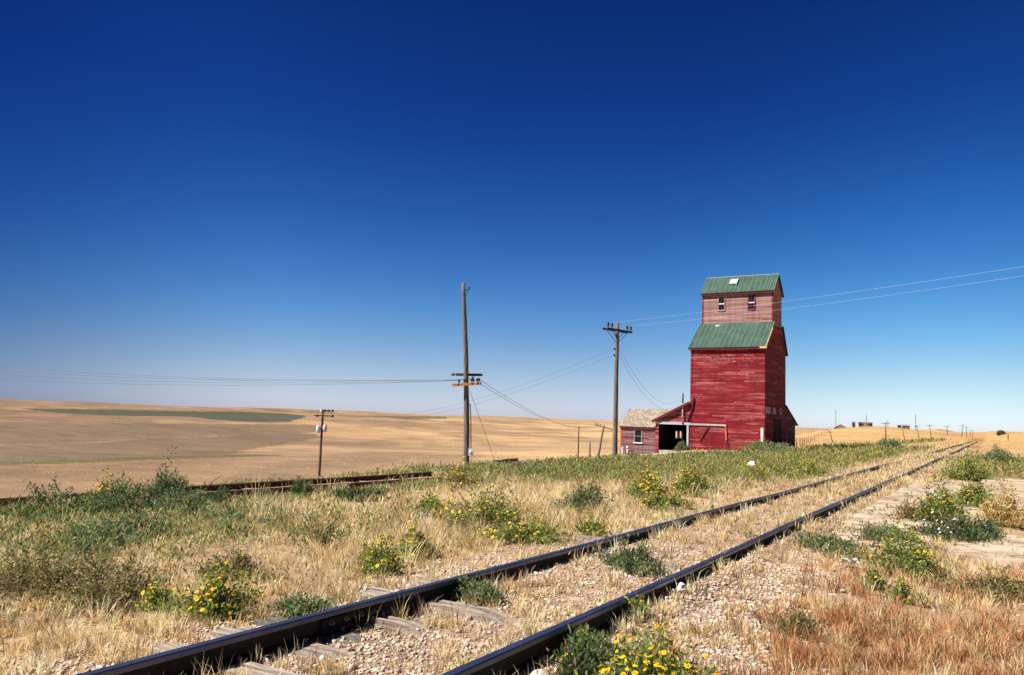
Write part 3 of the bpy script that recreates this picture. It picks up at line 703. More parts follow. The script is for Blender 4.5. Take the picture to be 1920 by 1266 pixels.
def tie(label, y, x0=-4.72, x1=-1.95, zt=-.145, rot=0, w=.21, mat='wood', split=0):
    cx_ = (x0+x1)/2
    t = thing('railway_tie', (cx_, y, zt), label, 'railway tie', 'wooden ties showing through the ballast')
    n_ = 5 if split else 3
    bounds = np.linspace(-w/2, w/2, n_+1)
    rr = random.Random(int(y*977) + int(x0*31))
    mb = MB()
    for i in range(n_):
        a, b_ = bounds[i]+.004, bounds[i+1]-.004
        e0, e1 = rr.uniform(-.05,.05), rr.uniform(-.05,.05); dz = rr.uniform(-.014,.010)*(2 if split else 1)
        segs = 7; vs = []
        for s in range(segs+1):
            fx = s/segs; x = x0-cx_+e0 + (x1-x0+e1-e0)*fx; sg = rr.uniform(-.006,.006) - (.13*max(0, fx-.70)/.30 if x1 < -2.6 else 0) - (.10*max(0, .2-fx)/.2 if x0 > -4.5 else 0)
            for yy, zz in ((a,-.16),(b_,-.16),(b_,dz+sg),(a,dz+sg)):
                vs.append((cx_ + x*math.cos(rot) - yy*math.sin(rot), y + x*math.sin(rot) + yy*math.cos(rot), zt+zz))
        fs = []
        for s in range(segs):
            for k in range(4):
                k2 = (k+1)%4; fs.append((s*4+k, s*4+k2, (s+1)*4+k2, (s+1)*4+k))
        fs += [(3,2,1,0), tuple(segs*4+k for k in range(4))]
        mb.add(vs, fs)
    mb.build('timber', MAT[mat], t)
    for X, of in ((XL, off1), (XR, off2)):
        if x0 < X < x1:
            dx, dz = of(y)
            for sd in (-1, 1):
                mb = MB(); mb.lathe((X+dx+sd*.078, y+sd*.05, zt-.01), [(.009,0),(.009,.028),(.019,.03),(.016,.042)], 6, smooth=False); mb.build('spike', MAT['rusthead'], t)
tie('pale cracked tie under the near left end of the far rail, nearest in the picture', 3.50, zt=-.140)
tie('weathered tie flush with the ballast, second from the near end', 4.06, x1=-3.3, zt=-.142, mat='wood')
tie('brown tie end sunk in gravel below the rail joint', 4.42, x1=-3.45, zt=-.140, mat='pole')
tie('split grey tie with raised splinters just past the rail joint', 4.86, x1=-3.35, zt=-.118, split=1, rot=.03)
tie('long pale tie crossing behind the tuft beside the far rail', 5.56, x1=-3.0, zt=-.118, rot=.02)
tie('greyish tie end showing outside the far rail, past the long pale one', 6.25, x1=-4.14, zt=-.13)
tie('pale tie between the rails at the small weed past the split ties', 8.55, x0=-3.55, x1=-2.66, zt=-.085)
tie('tie end showing beside the flowering plant at the far rail', 9.75, x1=-4.14, zt=-.095)
tie('short pale piece of tie between the rails, farthest one seen', 14.9, x0=-3.9, x1=-3.1, zt=-.08)

# ---------------------------------------------------------------- slabs
def slab(label, x0, x1, y0, y1, zt, tilt=0):
    cx_, cy_ = (x0+x1)/2, (y0+y1)/2
    rr = random.Random(int(x0*100)+int(y0*1000))
    nx, ny = 14, 8; vs = []; fs = []
    def edge(t, s): return .035*math.sin(t*9+s) + .02*math.sin(t*23+s*2)
    for j in range(ny+1):
        for i in range(nx+1):
            fx, fy = i/nx, j/ny
            x = x0 + (x1-x0)*fx + (edge(fy, x0) if i == 0 else edge(fy, x1+2) if i == nx else 0)
            y = y0 + (y1-y0)*fy + (edge(fx*2, y0) if j == 0 else edge(fx*2, y1+1) if j == ny else 0)
            e = min(fx, 1-fx)*(x1-x0) ; e2 = min(fy, 1-fy)*(y1-y0); e = min(e, e2)
            z = zt + tilt*(fy-.5) - (.012 if e < .01 else 0) + .006*math.sin(x*3.1+y*2.3) + rr.uniform(-.003,.003)
            vs.append((x, y, z))
    for j in range(ny):
        for i in range(nx):
            a = j*(nx+1)+i; fs.append((a, a+1, a+nx+2, a+nx+1))
    ring = [i for i in range(nx+1)] + [j*(nx+1)+nx for j in range(1,ny+1)] + [ny*(nx+1)+i for i in range(nx-1,-1,-1)] + [j*(nx+1) for j in range(ny-1,0,-1)]
    b0 = len(vs); vs += [(vs[k][0], vs[k][1], zt-.16) for k in ring]
    for q in range(len(ring)):
        q2 = (q+1) % len(ring); fs.append((ring[q], b0+q, b0+q2, ring[q2]))
    mb = MB(); mb.add(vs, fs)
    o = mb.build('concrete_slab', MAT['concrete'], None, (cx_, cy_, zt))
    tag(o, label, 'concrete slab', 'old concrete slabs laid beside the track')
Z0 = -.135
slab('worn concrete slab in the left row, nearest to the camera, half under weeds', -1.95, -.85, 11.9, 13.3, Z0-.02, .02)
slab('concrete slab in the left row, second from the near end', -2.1, -.75, 13.42, 14.88, Z0-.01)
slab('concrete slab in the left row, third from the near end, with a tuft at its edge', -2.18, -.72, 14.96, 17.1, Z0)
slab('concrete slab in the left row, fourth from the near end, left of the dry shrub', -2.2, -.70, 17.2, 18.85, Z0-.005)
slab('concrete slab in the left row, fifth from the near end', -2.2, -.68, 18.94, 20.85, Z0)
slab('large concrete slab in the left row, beyond the yellow flowering bush', -2.16, -.66, 20.95, 26.9, Z0+.005)
slab('concrete slab at the far end of the left row, fringed by weeds', -2.05, -.62, 27.05, 30.2, Z0)
slab('broad pale slab in the right row, nearest to the camera', -.52, 2.6, 12.35, 13.7, Z0-.01, .02)
slab('pale slab in the right row, second from the near end, edged by dry grass', -.40, 2.6, 13.8, 15.5, Z0-.015)
slab('slab in the right row behind the dark green weeds with white flowers', -.45, 2.6, 18.6, 22.6, Z0-.01)
slab('slab in the right row, second from its far end', -.40, 3.2, 23.0, 27.8, Z0)
slab('slab at the far right end of the right row, with a dark edge', -.2, 4.2, 28.2, 35.6, Z0+.02)

# ---------------------------------------------------------------- near poles
def P3(*a): return Vector(a)
def insulator(mb, p, s=1.0, up=(0,0,1)):
    mb.lathe(p, [(.014*s,-.02),(.014*s,.05*s),(.05*s,.055*s),(.055*s,.10*s),(.035*s,.115*s),(.05*s,.13*s),(.045*s,.19*s),(.02*s,.22*s)], 8, up)
def rough_pole(mb, a, b, r0, r1, n=14, k=12, wob=.012, seed=1, bend=0.0, bdir=(1,0,0)):
    a, b = Vector(a), Vector(b); rr = random.Random(seed); pts = []; rad = []
    for i in range(k+1):
        t = i/k
        p = a.lerp(b, t) + Vector((rr.uniform(-wob,wob), rr.uniform(-wob,wob), 0))*(0 if i in (0,k) else 1) + Vector(bdir)*bend*math.sin(math.pi*t)
        pts.append(p); rad.append((r0*(1-t)+r1*t)*rr.uniform(.97,1.03))
    mb.tube(pts, rad, n)
CR = Vector((math.cos(YAW), math.sin(YAW), 0))      # broadside direction of the two near poles
# pole 1: tall leaning grey pole with two short arms
b1 = P3(-20.55, 30.75, gz(-20.55, 30.75)); lean = -CR*.50
t1 = b1 + Vector((0,0,8.62)) + lean
U1 = thing('utility_pole', b1, 'tall leaning weathered grey pole with a dark and an orange crossarm low on it', 'utility pole', 'wooden poles beside the siding')
mb = MB(); rough_pole(mb, b1 - Vector((0,0,.5)), t1, .148, .088, 14, 16, .014, 3, .07, CR); mb.build('shaft', MAT['pole'], U1)
def on1(h): return b1.lerp(t1, h/8.62) + CR*.07*math.sin(math.pi*h/8.62)
UPL = (t1-b1).normalized(); fwd = CR.cross(Vector((0,0,1)))*1.0   # towards the far side or near side
toward = Vector((math.sin(YAW), -math.cos(YAW), 0))              # towards the camera
back = -toward
ca = on1(4.33) + back*.17; ax1 = (CR + UPL*.02).normalized()
mb = MB(); mb.bar(ca - ax1*.50, ca + ax1*.60, .10, .12); a1 = mb.build('crossarm', MAT['arm'], U1)
for s in (-.62, .66):
    mb = MB(); mb.lathe(ca + ax1*s, [(.02,-.10),(.075,-.08),(.04,-.03),(.08,-.01),(.04,.04),(.075,.06),(.02,.09)], 8, ax1); mb.build('insulator', MAT['insul'], a1)
for s in (.30,):
    mb = MB(); insulator(mb, ca + ax1*s - Vector((0,0,.05)), .9, (0,0,-1)); mb.build('insulator', MAT['insul'], a1)
mb = MB(); mb.bar(ca + ax1*.34 - Vector((0,0,.05)), on1(3.98) + back*.16, .03, .015); mb.build('brace', MAT['dark'], a1)
cb = on1(3.87) + toward*.20; ax2 = (CR*.99 + Vector((0,0,.10))).normalized()
mb = MB(); mb.bar(cb - ax2*.66, cb + ax2*.68, .10, .115); a2 = mb.build('crossarm', MAT['armorange'], U1); tag(a2, 'orange crossarm tilted up to the right')
for s in (-.34, -.10, .24, .32, .50, .58):
    mb = MB(); insulator(mb, cb + ax2*s + Vector((0,0,.055)), .95); mb.build('insulator', MAT['insul'], a2)
for s in (-.37, .27, .54, .67):
    mb = MB(); c = cb + ax2*s; mb.obox(c, ax2*.022, toward*.054, Vector((0,0,.064))); mb.build('strap', MAT['dark'], a2)
mx = on1(.78) + CR*.19 + toward*.10
mb = MB(); mb.obox(mx, CR*.10, toward*.06, (0,0,.17)); mb.lathe(mx + toward*.06, [(.075,0),(.075,.03),(.05,.05)], 10, toward); mbx = mb.build('meter_box', MAT['trafo'], U1)
mb = MB(); mb.tube([on1(.95)+CR*.20+toward*.08, on1(2.2)+CR*.19+toward*.05, on1(3.0)+CR*.16+toward*.05], .022, 6); mb.build('conduit', MAT['dark'], U1)
mb = MB(); mb.bar(on1(8.3)+CR*.08, on1(8.3)+CR*.28, .03, .03); insulator(mb, on1(8.3)+CR*.26, .7); mb.bar(on1(8.0)+CR*.1, on1(8.3)+CR*.2, .02, .02); mb.build('top_bracket', MAT['dark'], U1)

# pole 2: straighter, braced double crossarm at the top
b2 = P3(-20.05, 46.6, gz(-20.05, 46.6)); t2 = b2 + Vector((-.03,.02,8.62))
U2 = thing('utility_pole', b2, 'straight brown pole with one braced crossarm and four dark insulators, left of the elevator', 'utility pole', 'wooden poles beside the siding')
mb = MB(); rough_pole(mb, b2 - Vector((0,0,.5)), t2, .165, .115, 14, 12, .006, 5); mb.build('shaft', MAT['pole'], U2)
AX = Vector((math.sin(R_(14)), math.cos(R_(14)), 0)); SD = Vector((AX.y, -AX.x, 0))
ctr = b2 + Vector((0,0,8.13))
arms2 = []
for s in (-1, 1):
    mb = MB(); c = ctr + SD*s*.17; mb.bar(c - AX*1.3, c + AX*1.3, .09, .12); ar = mb.build('crossarm', MAT['arm'], U2); arms2.append(ar)
    for e in (-1, 1):
        mb = MB(); mb.bar(c + AX*e*.85 - Vector((0,0,.06)), b2 + Vector((0,0,7.42)) + SD*s*.15, .035, .015); mb.build('brace', MAT['dark'], ar)
INS2 = []
for s in (-1.18, -.80, .80, 1.18):
    p = ctr + AX*s + SD*.17 + Vector((0,0,.06)); INS2.append(p + Vector((0,0,.34)))
    mb = MB(); insulator(mb, p, 1.55); mb.build('insulator', MAT['insul'], arms2[1])
mb = MB(); 
for h in (6.55, 6.95):
    mb = MB(); mb.lathe(b2 + Vector((0,0,h)) - CR*.18, [(.03,-.06),(.06,-.04),(.06,.05),(.03,.07)], 8); mb.build('spool', MAT['insul'], U2)

# pole 3: transformer pole down in the valley
b3 = P3(-65.0, 67.4, gz(-65.0, 67.4)); H3 = 1.92 - b3.z; t3 = P3(b3.x, b3.y, 1.92)
U3 = thing('utility_pole', b3, 'slim brown pole with two crossarms and two pale transformers, down in the valley', 'utility pole')
mb = MB(); rough_pole(mb, b3 - Vector((0,0,.4)), t3, .17, .11, 10, 8, .008, 9); mb.build('shaft', MAT['polebrown'], U3)
br3 = math.atan2(-65.0, 67.4); C3 = Vector((math.cos(br3), -math.sin(br3), 0)); T3 = Vector((-math.sin(br3), -math.cos(br3), 0))
for h, a_, b_, balls in ((-.12, -.1, 1.15, (.2,.62,1.08)), (-.72, -1.0, 1.15, (-.62,1.12))):
    c = t3 + Vector((0,0,h)) + T3*.16
    mb = MB(); mb.bar(c + C3*a_, c + C3*b_, .10, .11); ar = mb.build('crossarm', MAT['arm'], U3)
    for s in balls:
        mb = MB(); mb.lathe(c + C3*s, [(.03,-.16),(.13,-.10),(.15,0),(.13,.10),(.03,.16)], 8); mb.build('insulator', MAT['insul'], ar)
    if a_ < -.5:
        for e in (-1, 1): 
            mb = MB(); mb.bar(c + C3*e*.42 - Vector((0,0,.05)), t3 + Vector((0,0,-1.25)) + T3*.12, .04, .02); mb.build('brace', MAT['dark'], ar)
for s in (-1, 1):
    c = t3 + C3*(.36*s - .03) + T3*.10 + Vector((0,0,-2.62 + .05*s))
    mb = MB(); mb.lathe(c, [(.20,0),(.235,.03),(.235,.78),(.20,.84),(.05,.88)], 14); tr = mb.build('transformer', MAT['trafo'], U3)
    mb = MB(); mb.lathe(c + Vector((0,0,.86)) - C3*.08, [(.05,0),(.03,.08),(.05,.12),(.03,.2)], 7); mb.build('bushing', MAT['trafo'], tr)
mb = MB(); mb.lathe(t3 - C3*.16 + Vector((0,0,-.45)), [(.03,0),(.09,.06),(.09,.34),(.03,.42)], 8, (-.25,0,1)); mb.build('cutout', MAT['white'], U3)

# leaning telegraph pole and the bare posts on the slope
bl = P3(-42.1, 92.5, gz(-42.1, 92.5)-.2); tl = P3(-41.55, 92.9, 1.22)
U4 = thing('telegraph_pole', bl, 'leaning telegraph pole with a drooping crossarm on the slope left of the straight brown pole', 'telegraph pole')
mb = MB(); rough_pole(mb, bl, tl, .15, .11, 9, 6, .01, 4); mb.build('shaft', MAT['pole'], U4)
brl = math.atan2(bl.x, bl.y); CL = Vector((math.cos(brl), -math.sin(brl), 0))
axl = (CL - Vector((0,0,.22))).normalized(); c = tl - Vector((0,0,.25)); back_l = Vector((math.sin(brl), math.cos(brl), 0))
mb = MB(); mb.bar(c - axl*1.15, c + axl*1.75, .09, .11); ar = mb.build('crossarm', MAT['pole'], U4)
for s in (-1.05, -.75, -.4):
    mb = MB(); insulator(mb, c + axl*s + Vector((0,0,.05)), 1.2); mb.build('insulator', MAT['insul'], ar)
def post(name, label, x, y, h, r, mat, cat='post', leanx=0, group=None):
    g = gz(x, y); t = MB(); rough_pole(t, (x, y, g-.3), (x+leanx, y, g+h), r, r*.8, 8, 5, .006, int(abs(x*7)))
    return tag(t.build(name, MAT[mat], None, (x, y, g)), label, cat, group)
post('wooden_post', 'short grey stub post right beside the leaning telegraph pole', -43.0, 92.0, 2.1, .12, 'pole')
post('wooden_post', 'thin dark bare post standing alone in front of the tan field', -39.8, 82.1, 3.72, .085, 'polebrown')

# ---------------------------------------------------------------- wires
def wire(label, a, b, sag, mat='wire', r=.0085, n=28, name='power_line', group=None):
    a, b = Vector(a), Vector(b); mb = MB()
    pts = [a.lerp(b, i/n) - Vector((0,0,sag*4*(i/n)*(1-i/n))) for i in range(n+1)]
    mb.tube(pts, r, 5)
    o = mb.build(name, MAT[mat], None, a); tag(o, label, 'wire', group)
LW = [(cb + ax2*.24, 'uppermost', 3.66), (cb + ax2*.50, 'second from the top', 3.42), (cb - ax2*.10, 'third from the top', 3.17), (cb - ax2*.34, 'lowest', 2.86)]
for p, nm, z_ in LW:
    wire(f'thin dark wire running left from the orange crossarm, {nm} of the four', Vector(p)+Vector((0,0,.2)), (-52.1, 22.5, z_), .38, group='wires running left from the leaning grey pole')
wire('upper bright wire passing in front of the cupola to the right edge', INS2[1], (9.5, 36.0, 9.0), .22, 'wirelight', .0045, group='bright wires over the track')
wire('lower bright wire passing in front of the cupola to the right edge', INS2[3], (8.7, 34.2, 8.25), .25, 'wirelight', .0045, group='bright wires over the track')
for k, (h, nm) in enumerate(((6.95, 'upper'), (6.58, 'lower'))):
    wire(f'{nm} sagging wire from the straight brown pole down to the valley transformer pole', b2 + Vector((0,0,h)) - CR*.2, t3 + Vector((0,0,-.7-.4*k)) + C3*.9, 1.6, group='sagging wires between the poles')
    wire(f'{nm} sagging wire from the straight brown pole to the mast on the driveway', b2 + Vector((0,0,h)) + CR*.15, (-29.16, Y0-.42, 4.82-.36*k), 1.95 + .2*k, group='sagging wires to the elevator')
for k, s in enumerate((.32, .58)):
    wire(f"{'left' if k == 0 else 'right'} faint wire descending from the orange crossarm to the leaning telegraph pole", cb + ax2*s + Vector((0,0,.2)), tl + Vector((0,0,-.1)) - axl*(1.0-.3*k), 1.1, r=.010, group='faint wires to the telegraph pole')
wire('steep guy wire from the leaning grey pole down to the plank pile', on1(3.55) + CR*.16, (-19.9, 32.35, gz(-19.9, 32.35)), 0, r=.010, name='guy_wire')

# ---------------------------------------------------------------- planks, litter
def plank(label, c, L, ang, w=.24, h=.07, mat='wood', tilt=0, roll=0):
    d = Vector((math.cos(ang)*math.cos(tilt), math.sin(ang)*math.cos(tilt), math.sin(tilt)))
    mb = MB(); s = d.cross(Vector((0,0,1))).normalized(); u = s.cross(d)
    s, u = s*math.cos(roll)+u*math.sin(roll), u*math.cos(roll)-s*math.sin(roll)
    rr = random.Random(int(L*1000)); segs = 6; vs = []
    for i in range(segs+1):
        p = Vector(c) + d*L*(i/segs-.5) + u*rr.uniform(-.01,.01)
        ww = w/2*rr.uniform(.93,1.05); hh = h/2
        vs += [p - s*ww - u*hh, p + s*ww - u*hh, p + s*ww + u*hh, p - s*ww + u*hh]
    fs = [(i*4+k, i*4+(k+1)%4, i*4+4+(k+1)%4, i*4+4+k) for i in range(segs) for k in range(4)] + [(3,2,1,0), tuple(segs*4+k for k in range(4))]
    mb.add(vs, fs); o = mb.build('weathered_plank', MAT[mat], None, c); tag(o, label, 'plank', 'planks dumped by the leaning pole')
g0 = gz(-19.6, 31.6)
A = math.atan2(CR.y, CR.x)
plank('long pale plank at the front of the pile right of the leaning pole', (-19.75, 31.55, g0+.16), 1.5, A+.05, .30, .10, 'pale', .04)
plank('grey plank lying across the back of the pile right of the leaning pole', (-19.3, 32.2, g0+.27), 1.3, A-.1, .26, .09, 'wood', -.05)
plank('dark broken beam on top of the plank pile', (-19.0, 32.0, g0+.36), .75, A+.2, .16, .14, 'polebrown', .1)
plank('pale plank end sticking out of the right side of the pile', (-18.75, 32.5, g0+.26), .9, A, .24, .08, 'pale', .06)
def rock(name, label, x, y, r, mat, cat, sq=.7, zo=0, seed=1):
    bm = bmesh.new(); bmesh.ops.create_icosphere(bm, subdivisions=2, radius=r); rr = random.Random(seed)
    ph = [rr.uniform(0,6) for _ in range(6)]
    for v in bm.verts:
        c = v.co.normalized(); k = 1 + .22*math.sin(3*c.x+ph[0]) + .18*math.sin(4*c.y+ph[1]) + .16*math.sin(5*c.z+ph[2])
        v.co = v.co*k; v.co.z *= sq
    me = bpy.data.meshes.new(name); bm.to_mesh(me); bm.free(); me.materials.append(MAT[mat])
    o = bpy.data.objects.new(name, me); C.objects.link(o); o.location = (x, y, gz(x,y)+zo); tag(o, label, cat)
rock('rock', 'pale angular rock resting against the near rail', -2.47, 7.35, .055, 'stone', 'rock', .8, .03, 4)
rock('rock', 'pale rock at the bottom edge by the near rail', -2.36, 4.45, .07, 'stone', 'rock', .7, .02, 9)
rock('rock', 'white lump in the weeds between the far rail and the elevator', -7.9, 31.8, .17, 'white', 'rock', .9, .34, 6)
def scrap(label, x, y, s, seed):
    rr = random.Random(seed); nx = 7; vs = []; fs = []
    g = gz(x, y)
    for j in range(nx):
        for i in range(nx):
            vs.append((x+s*(i/(nx-1)-.5)*1.3+rr.uniform(-.01,.01), y+s*(j/(nx-1)-.5), g+.05+s*.45*abs(math.sin(i*1.1+seed)*math.cos(j*.9))+rr.uniform(0,.015)))
    for j in range(nx-1):
        for i in range(nx-1): a=j*nx+i; fs.append((a,a+1,a+nx+1,a+nx))
    fs2 = [tuple(reversed([k+len(vs) for k in f])) for f in fs]
    mb = MB(); mb.add(vs + [(a,b_,c-.004) for a,b_,c in vs], fs+fs2)
    tag(mb.build('paper_scrap', MAT['white'], None, (x,y,g)), label, 'paper')
scrap('crumpled white paper lying left of the flowers in front of the slabs', -1.42, 10.35, .15, 3)

# ---------------------------------------------------------------- far things on the rise
MAT['polewall'] = plain('grey_red_boards', (.16,.095,.08), .9, 0, .4, 3)
def far_T(label, x, y, h, arm=1.6, lx=0, thin=.11, mat='pole', z=None, drop=0):
    g = gz(x, y); br = math.atan2(x, y); cr = Vector((math.cos(br), -math.sin(br), 0)); tw = Vector((-math.sin(br), -math.cos(br), 0))
    t = thing('telegraph_pole', (x, y, g), label, 'telegraph pole', 'telegraph poles receding beside the track')
    top = Vector((x, y, g+h)) + cr*lx
    mb = MB(); mb.tube([(x, y, g-.4), top], [thin*1.25, thin], 7); mb.build('shaft', MAT[mat], t)
    if arm:
        c = top + tw*.14 - Vector((0,0,.28)); ax = (cr + Vector((0,0,drop))).normalized()
        mb = MB(); mb.bar(c - ax*arm/2, c + ax*arm/2, .12, .16); mb.build('crossarm', MAT[mat], t)
far_T('grey pole leaning left with a broken crossarm stub, first one right of the elevator', -33.3, 214.7, 2.9, 1.0, -.85, drop=-.1)
far_T('upright pole with a wide T crossarm, nearest on the golden rise', -24.1, 243.5, 5.5, 2.3, .0, .15)
far_T('leaning pole with a small crossarm just right of the little grey shed', -23.1, 290.9, 4.6, 1.7, -.75)
far_T('pole with a T crossarm beside a taller bare pole', -20.5, 315.9, 5.2, 1.8, -.8)
far_T('pole with a T crossarm right of the tall bare pole, leaning slightly', -16.2, 306.7, 5.5, 1.8, -.6)
far_T('pole half hidden behind the golden crest, wide crossarm', -18.1, 481.0, 5.6, 3.0, 0, .16)
far_T('pole with a T crossarm, left one of a close pair near the line', -11.0, 461.8, 6.1, 2.4, .6, .15)
far_T('pole with a T crossarm, right one of a close pair near the line', -10.4, 544.2, 7.4, 2.8, 0, .17)
far_T('tiny distant pole near the vanishing line, left of the last', -11.9, 754.0, 6.6, 2.6, 0, .2)
far_T('tiny distant pole near the vanishing line, the farthest seen', -12.4, 929.4, 7.0, 3.0, 0, .22)
for lab, x, y, h, th, mt in (('tall pale bare pole behind the crest above the fence', -68.5, 450.9, 11.2, .15, 'pole'), ('bare pole behind the long dark shed', -56.0, 469.9, 8.6, .17, 'polebrown'),
                  ('tall thin bare pole in the middle of the rise', -32.3, 472.3, 9.6, .16, 'polebrown'), ('thin post behind the wide T pole', -46.0, 475.9, 6.2, .15, 'polebrown')):
    g = gz(x, y); mb = MB(); mb.tube([(x,y,g-.3),(x,y,g+h)], [th, th*.8], 7); tag(mb.build('bare_pole', MAT[mt], None, (x,y,g)), lab, 'pole')
def shed(name, label, cat, x, y, w, d, h, rh, mw, mr, az, opening=None, gable_x=True, lean=0):
    g = gz(x, y); t = thing(name, (x, y, g), label, cat)
    br = math.atan2(x, y)
    def W(lx, ly, lz): return (x + math.cos(br)*lx + math.sin(br)*ly, y - math.sin(br)*lx + math.cos(br)*ly, g+lz)
    def pr(poly, a, b, m, nm, along='x'):
        mb = MB(); n = len(poly)
        vs = [W(*( (a,p[0],p[1]) if along == 'x' else (p[0],a,p[1]) )) for p in poly] + [W(*( (b,p[0],p[1]) if along == 'x' else (p[0],b,p[1]) )) for p in poly]
        fs = [tuple(range(n))[::-1], tuple(range(n,2*n))] + [(i,(i+1)%n,n+(i+1)%n,n+i) for i in range(n)]
        mb.add(vs, fs); return mb.build(nm, MAT[m], t)
    if gable_x:   # ridge runs sideways
        pr([(-d/2,-.6),(d/2,-.6),(d/2,h),(0,h+rh),(-d/2,h)], -w/2, w/2, mw, 'wall')
        for s in (-1, 1): pr([(s*(d/2+.25),h-.1),(s*(d/2+.25),h+.04),(0,h+rh+.16),(0,h+rh+.02)], -w/2-.2, w/2+.2, mr, 'roof')
    else:         # gable faces the camera
        pr([(-w/2,-.6),(w/2,-.6),(w/2,h),(0,h+rh),(-w/2,h)], -d/2, d/2, mw, 'wall', 'y')
        for s in (-1, 1): pr([(s*(w/2+.25),h-.1),(s*(w/2+.25),h+.04),(0,h+rh+.16),(0,h+rh+.02)], -d/2-.2, d/2+.2, mr, 'roof', 'y')
    for lx, wd, z0, z1, m in (opening or ()):
        mb = MB(); mb.add([W(lx-wd/2,-d/2-.04,z0),W(lx+wd/2,-d/2-.04,z0),W(lx+wd/2,-d/2-.04,z1),W(lx-wd/2,-d/2-.04,z1),W(lx-wd/2,-d/2+.02,z0),W(lx+wd/2,-d/2+.02,z0),W(lx+wd/2,-d/2+.02,z1),W(lx-wd/2,-d/2+.02,z1)],
              [(0,1,2,3),(7,6,5,4),(0,4,5,1),(1,5,6,2),(2,6,7,3),(3,7,4,0)]); mb.build('doorway' if m == 'inside' else 'window', MAT[m], t)
shed('long_shed', 'long low dark shed with open bays on top of the golden rise', 'shed', -50.6, 421.0, 6.0, 4.5, 1.45, .5, 'polewall', 'pole', 0, ((-2.2,1.6,.2,1.9,'inside'),(.1,1.0,.6,1.7,'pale'),(2.5,1.2,.2,1.8,'inside')))
shed('outhouse', 'tiny grey outhouse left of the long dark shed', 'outhouse', -56.1, 423.1, 1.6, 1.6, 2.0, .6, 'pole', 'pole', 0, ((0,.7,.2,1.7,'inside'),), gable_x=False)
shed('small_shed', 'little grey shed with a dark doorway, right part of the rise', 'shed', -33.6, 430.6, 3.2, 3.4, 1.5, .6, 'pole', 'wood', 0, ((-.9,1.0,.1,1.3,'inside'),))
shed('lean_to_shed', 'low dark lean-to against the left of the little grey shed', 'shed', -36.4, 429.4, 1.5, 2.6, .9, .35, 'inside', 'inside', 0, ((.2,.6,.1,.7,'pole'),))
shed('farmhouse', 'distant gabled farmhouse roof peeking over the crest by the fence', 'house', -69.5, 474.0, 7.0, 6.0, 2.6, 1.9, 'worn', 'pole', 0, ((-1.4,1.0,.8,2.0,'glass'),(1.4,1.0,.8,2.0,'glass')), gable_x=False)
def far_car(label, x, y, col):
    g = gz(x, y); br = math.atan2(x, y); t = thing('parked_car', (x, y, g), label, 'car')
    ax = Vector((math.cos(br), -math.sin(br), 0)); ay = Vector((math.sin(br), math.cos(br), 0)); o = Vector((x,y,g))
    prof = [(-2.2,.35),(2.2,.35),(2.25,.8),(1.4,.95),(.8,1.45),(-1.0,1.45),(-1.6,.98),(-2.2,.9)]
    mb = MB(); n = len(prof); vs = [o+ax*p[0]-ay*.85+Vector((0,0,p[1])) for p in prof]+[o+ax*p[0]+ay*.85+Vector((0,0,p[1])) for p in prof]
    mb.add(vs, [tuple(range(n)), tuple(range(n,2*n))[::-1]]+[(i,n+i,n+(i+1)%n,(i+1)%n) for i in range(n)]); mb.build('body', MAT[col], t)
    for px in (-1.35, 1.35):
        for s in (-.8, .8):
            mb = MB(); mb.lathe(o+ax*px+ay*(s-.1)+Vector((0,0,.33)), [(.33,0),(.33,.2)], 10, ay); mb.build('wheel', MAT['dark'], t)
far_car('dark red vehicle parked at the field edge, left of the farmhouse roof', -79.9, 455.8, 'darkred')
# barbed wire fence up the left flank of the rise
fp = [(-21.6,110.0),(-23.42,121.82),(-25.4,134.0),(-27.59,147.23),(-30.9,167.0),(-34.4,188.0),(-37.77,209.7),(-42.0,236.0),(-46.4,264.0),(-50.85,292.09),(-54.2,316.0),(-57.1,339.66),(-60.0,364.0),(-63.08,388.97),(-66.5,420.0)]
FE = thing('wire_fence', (fp[0][0], fp[0][1], gz(*fp[0])), 'old wire fence climbing the left edge of the golden rise', 'fence')
tops = []
for x, y in fp:
    g = gz(x, y); mb = MB(); mb.tube([(x,y,g-.3),(x,y,g+1.35)], [.085,.07], 6); mb.build('post', MAT['polebrown'], FE); tops.append(Vector((x,y,g)))
for h in (.6, 1.2):
    mb = MB(); mb.tube([p + Vector((0,0,h)) for p in tops], .012, 4, smooth=False); mb.build('wire', MAT['wire'], FE)
g = gz(-3.9, 250); mb = MB(); mb.box(-4.40,-4.15,239.9,240.0,gz(-4.3,240)-.2,gz(-4.3,240)+1.1); tag(mb.build('marker_post', MAT['orange'], None, (-4.35,240,gz(-4.3,240))), 'small orange marker post beside the far track', 'marker')
post('wooden_post', 'lone short post in the golden grass right of the far track', 3.9, 205.0, 1.2, .12, 'polebrown')

for i_, (y_, lab) in enumerate(((11.3, 'rusty stained tie of the siding, nearest the dark thicket'), (13.2, 'pale bleached tie of the siding, left of the valley pole'), (15.2, 'pale bleached tie of the siding in line with the valley pole'), (17.4, 'short grey tie of the siding right of the valley pole'), (19.8, 'last visible tie of the siding before the weeds'))):
    tie(lab, y_, -17.9 + .012*max(0, y_-14), -15.5 + .012*max(0, y_-14), -.68, 0, .22)

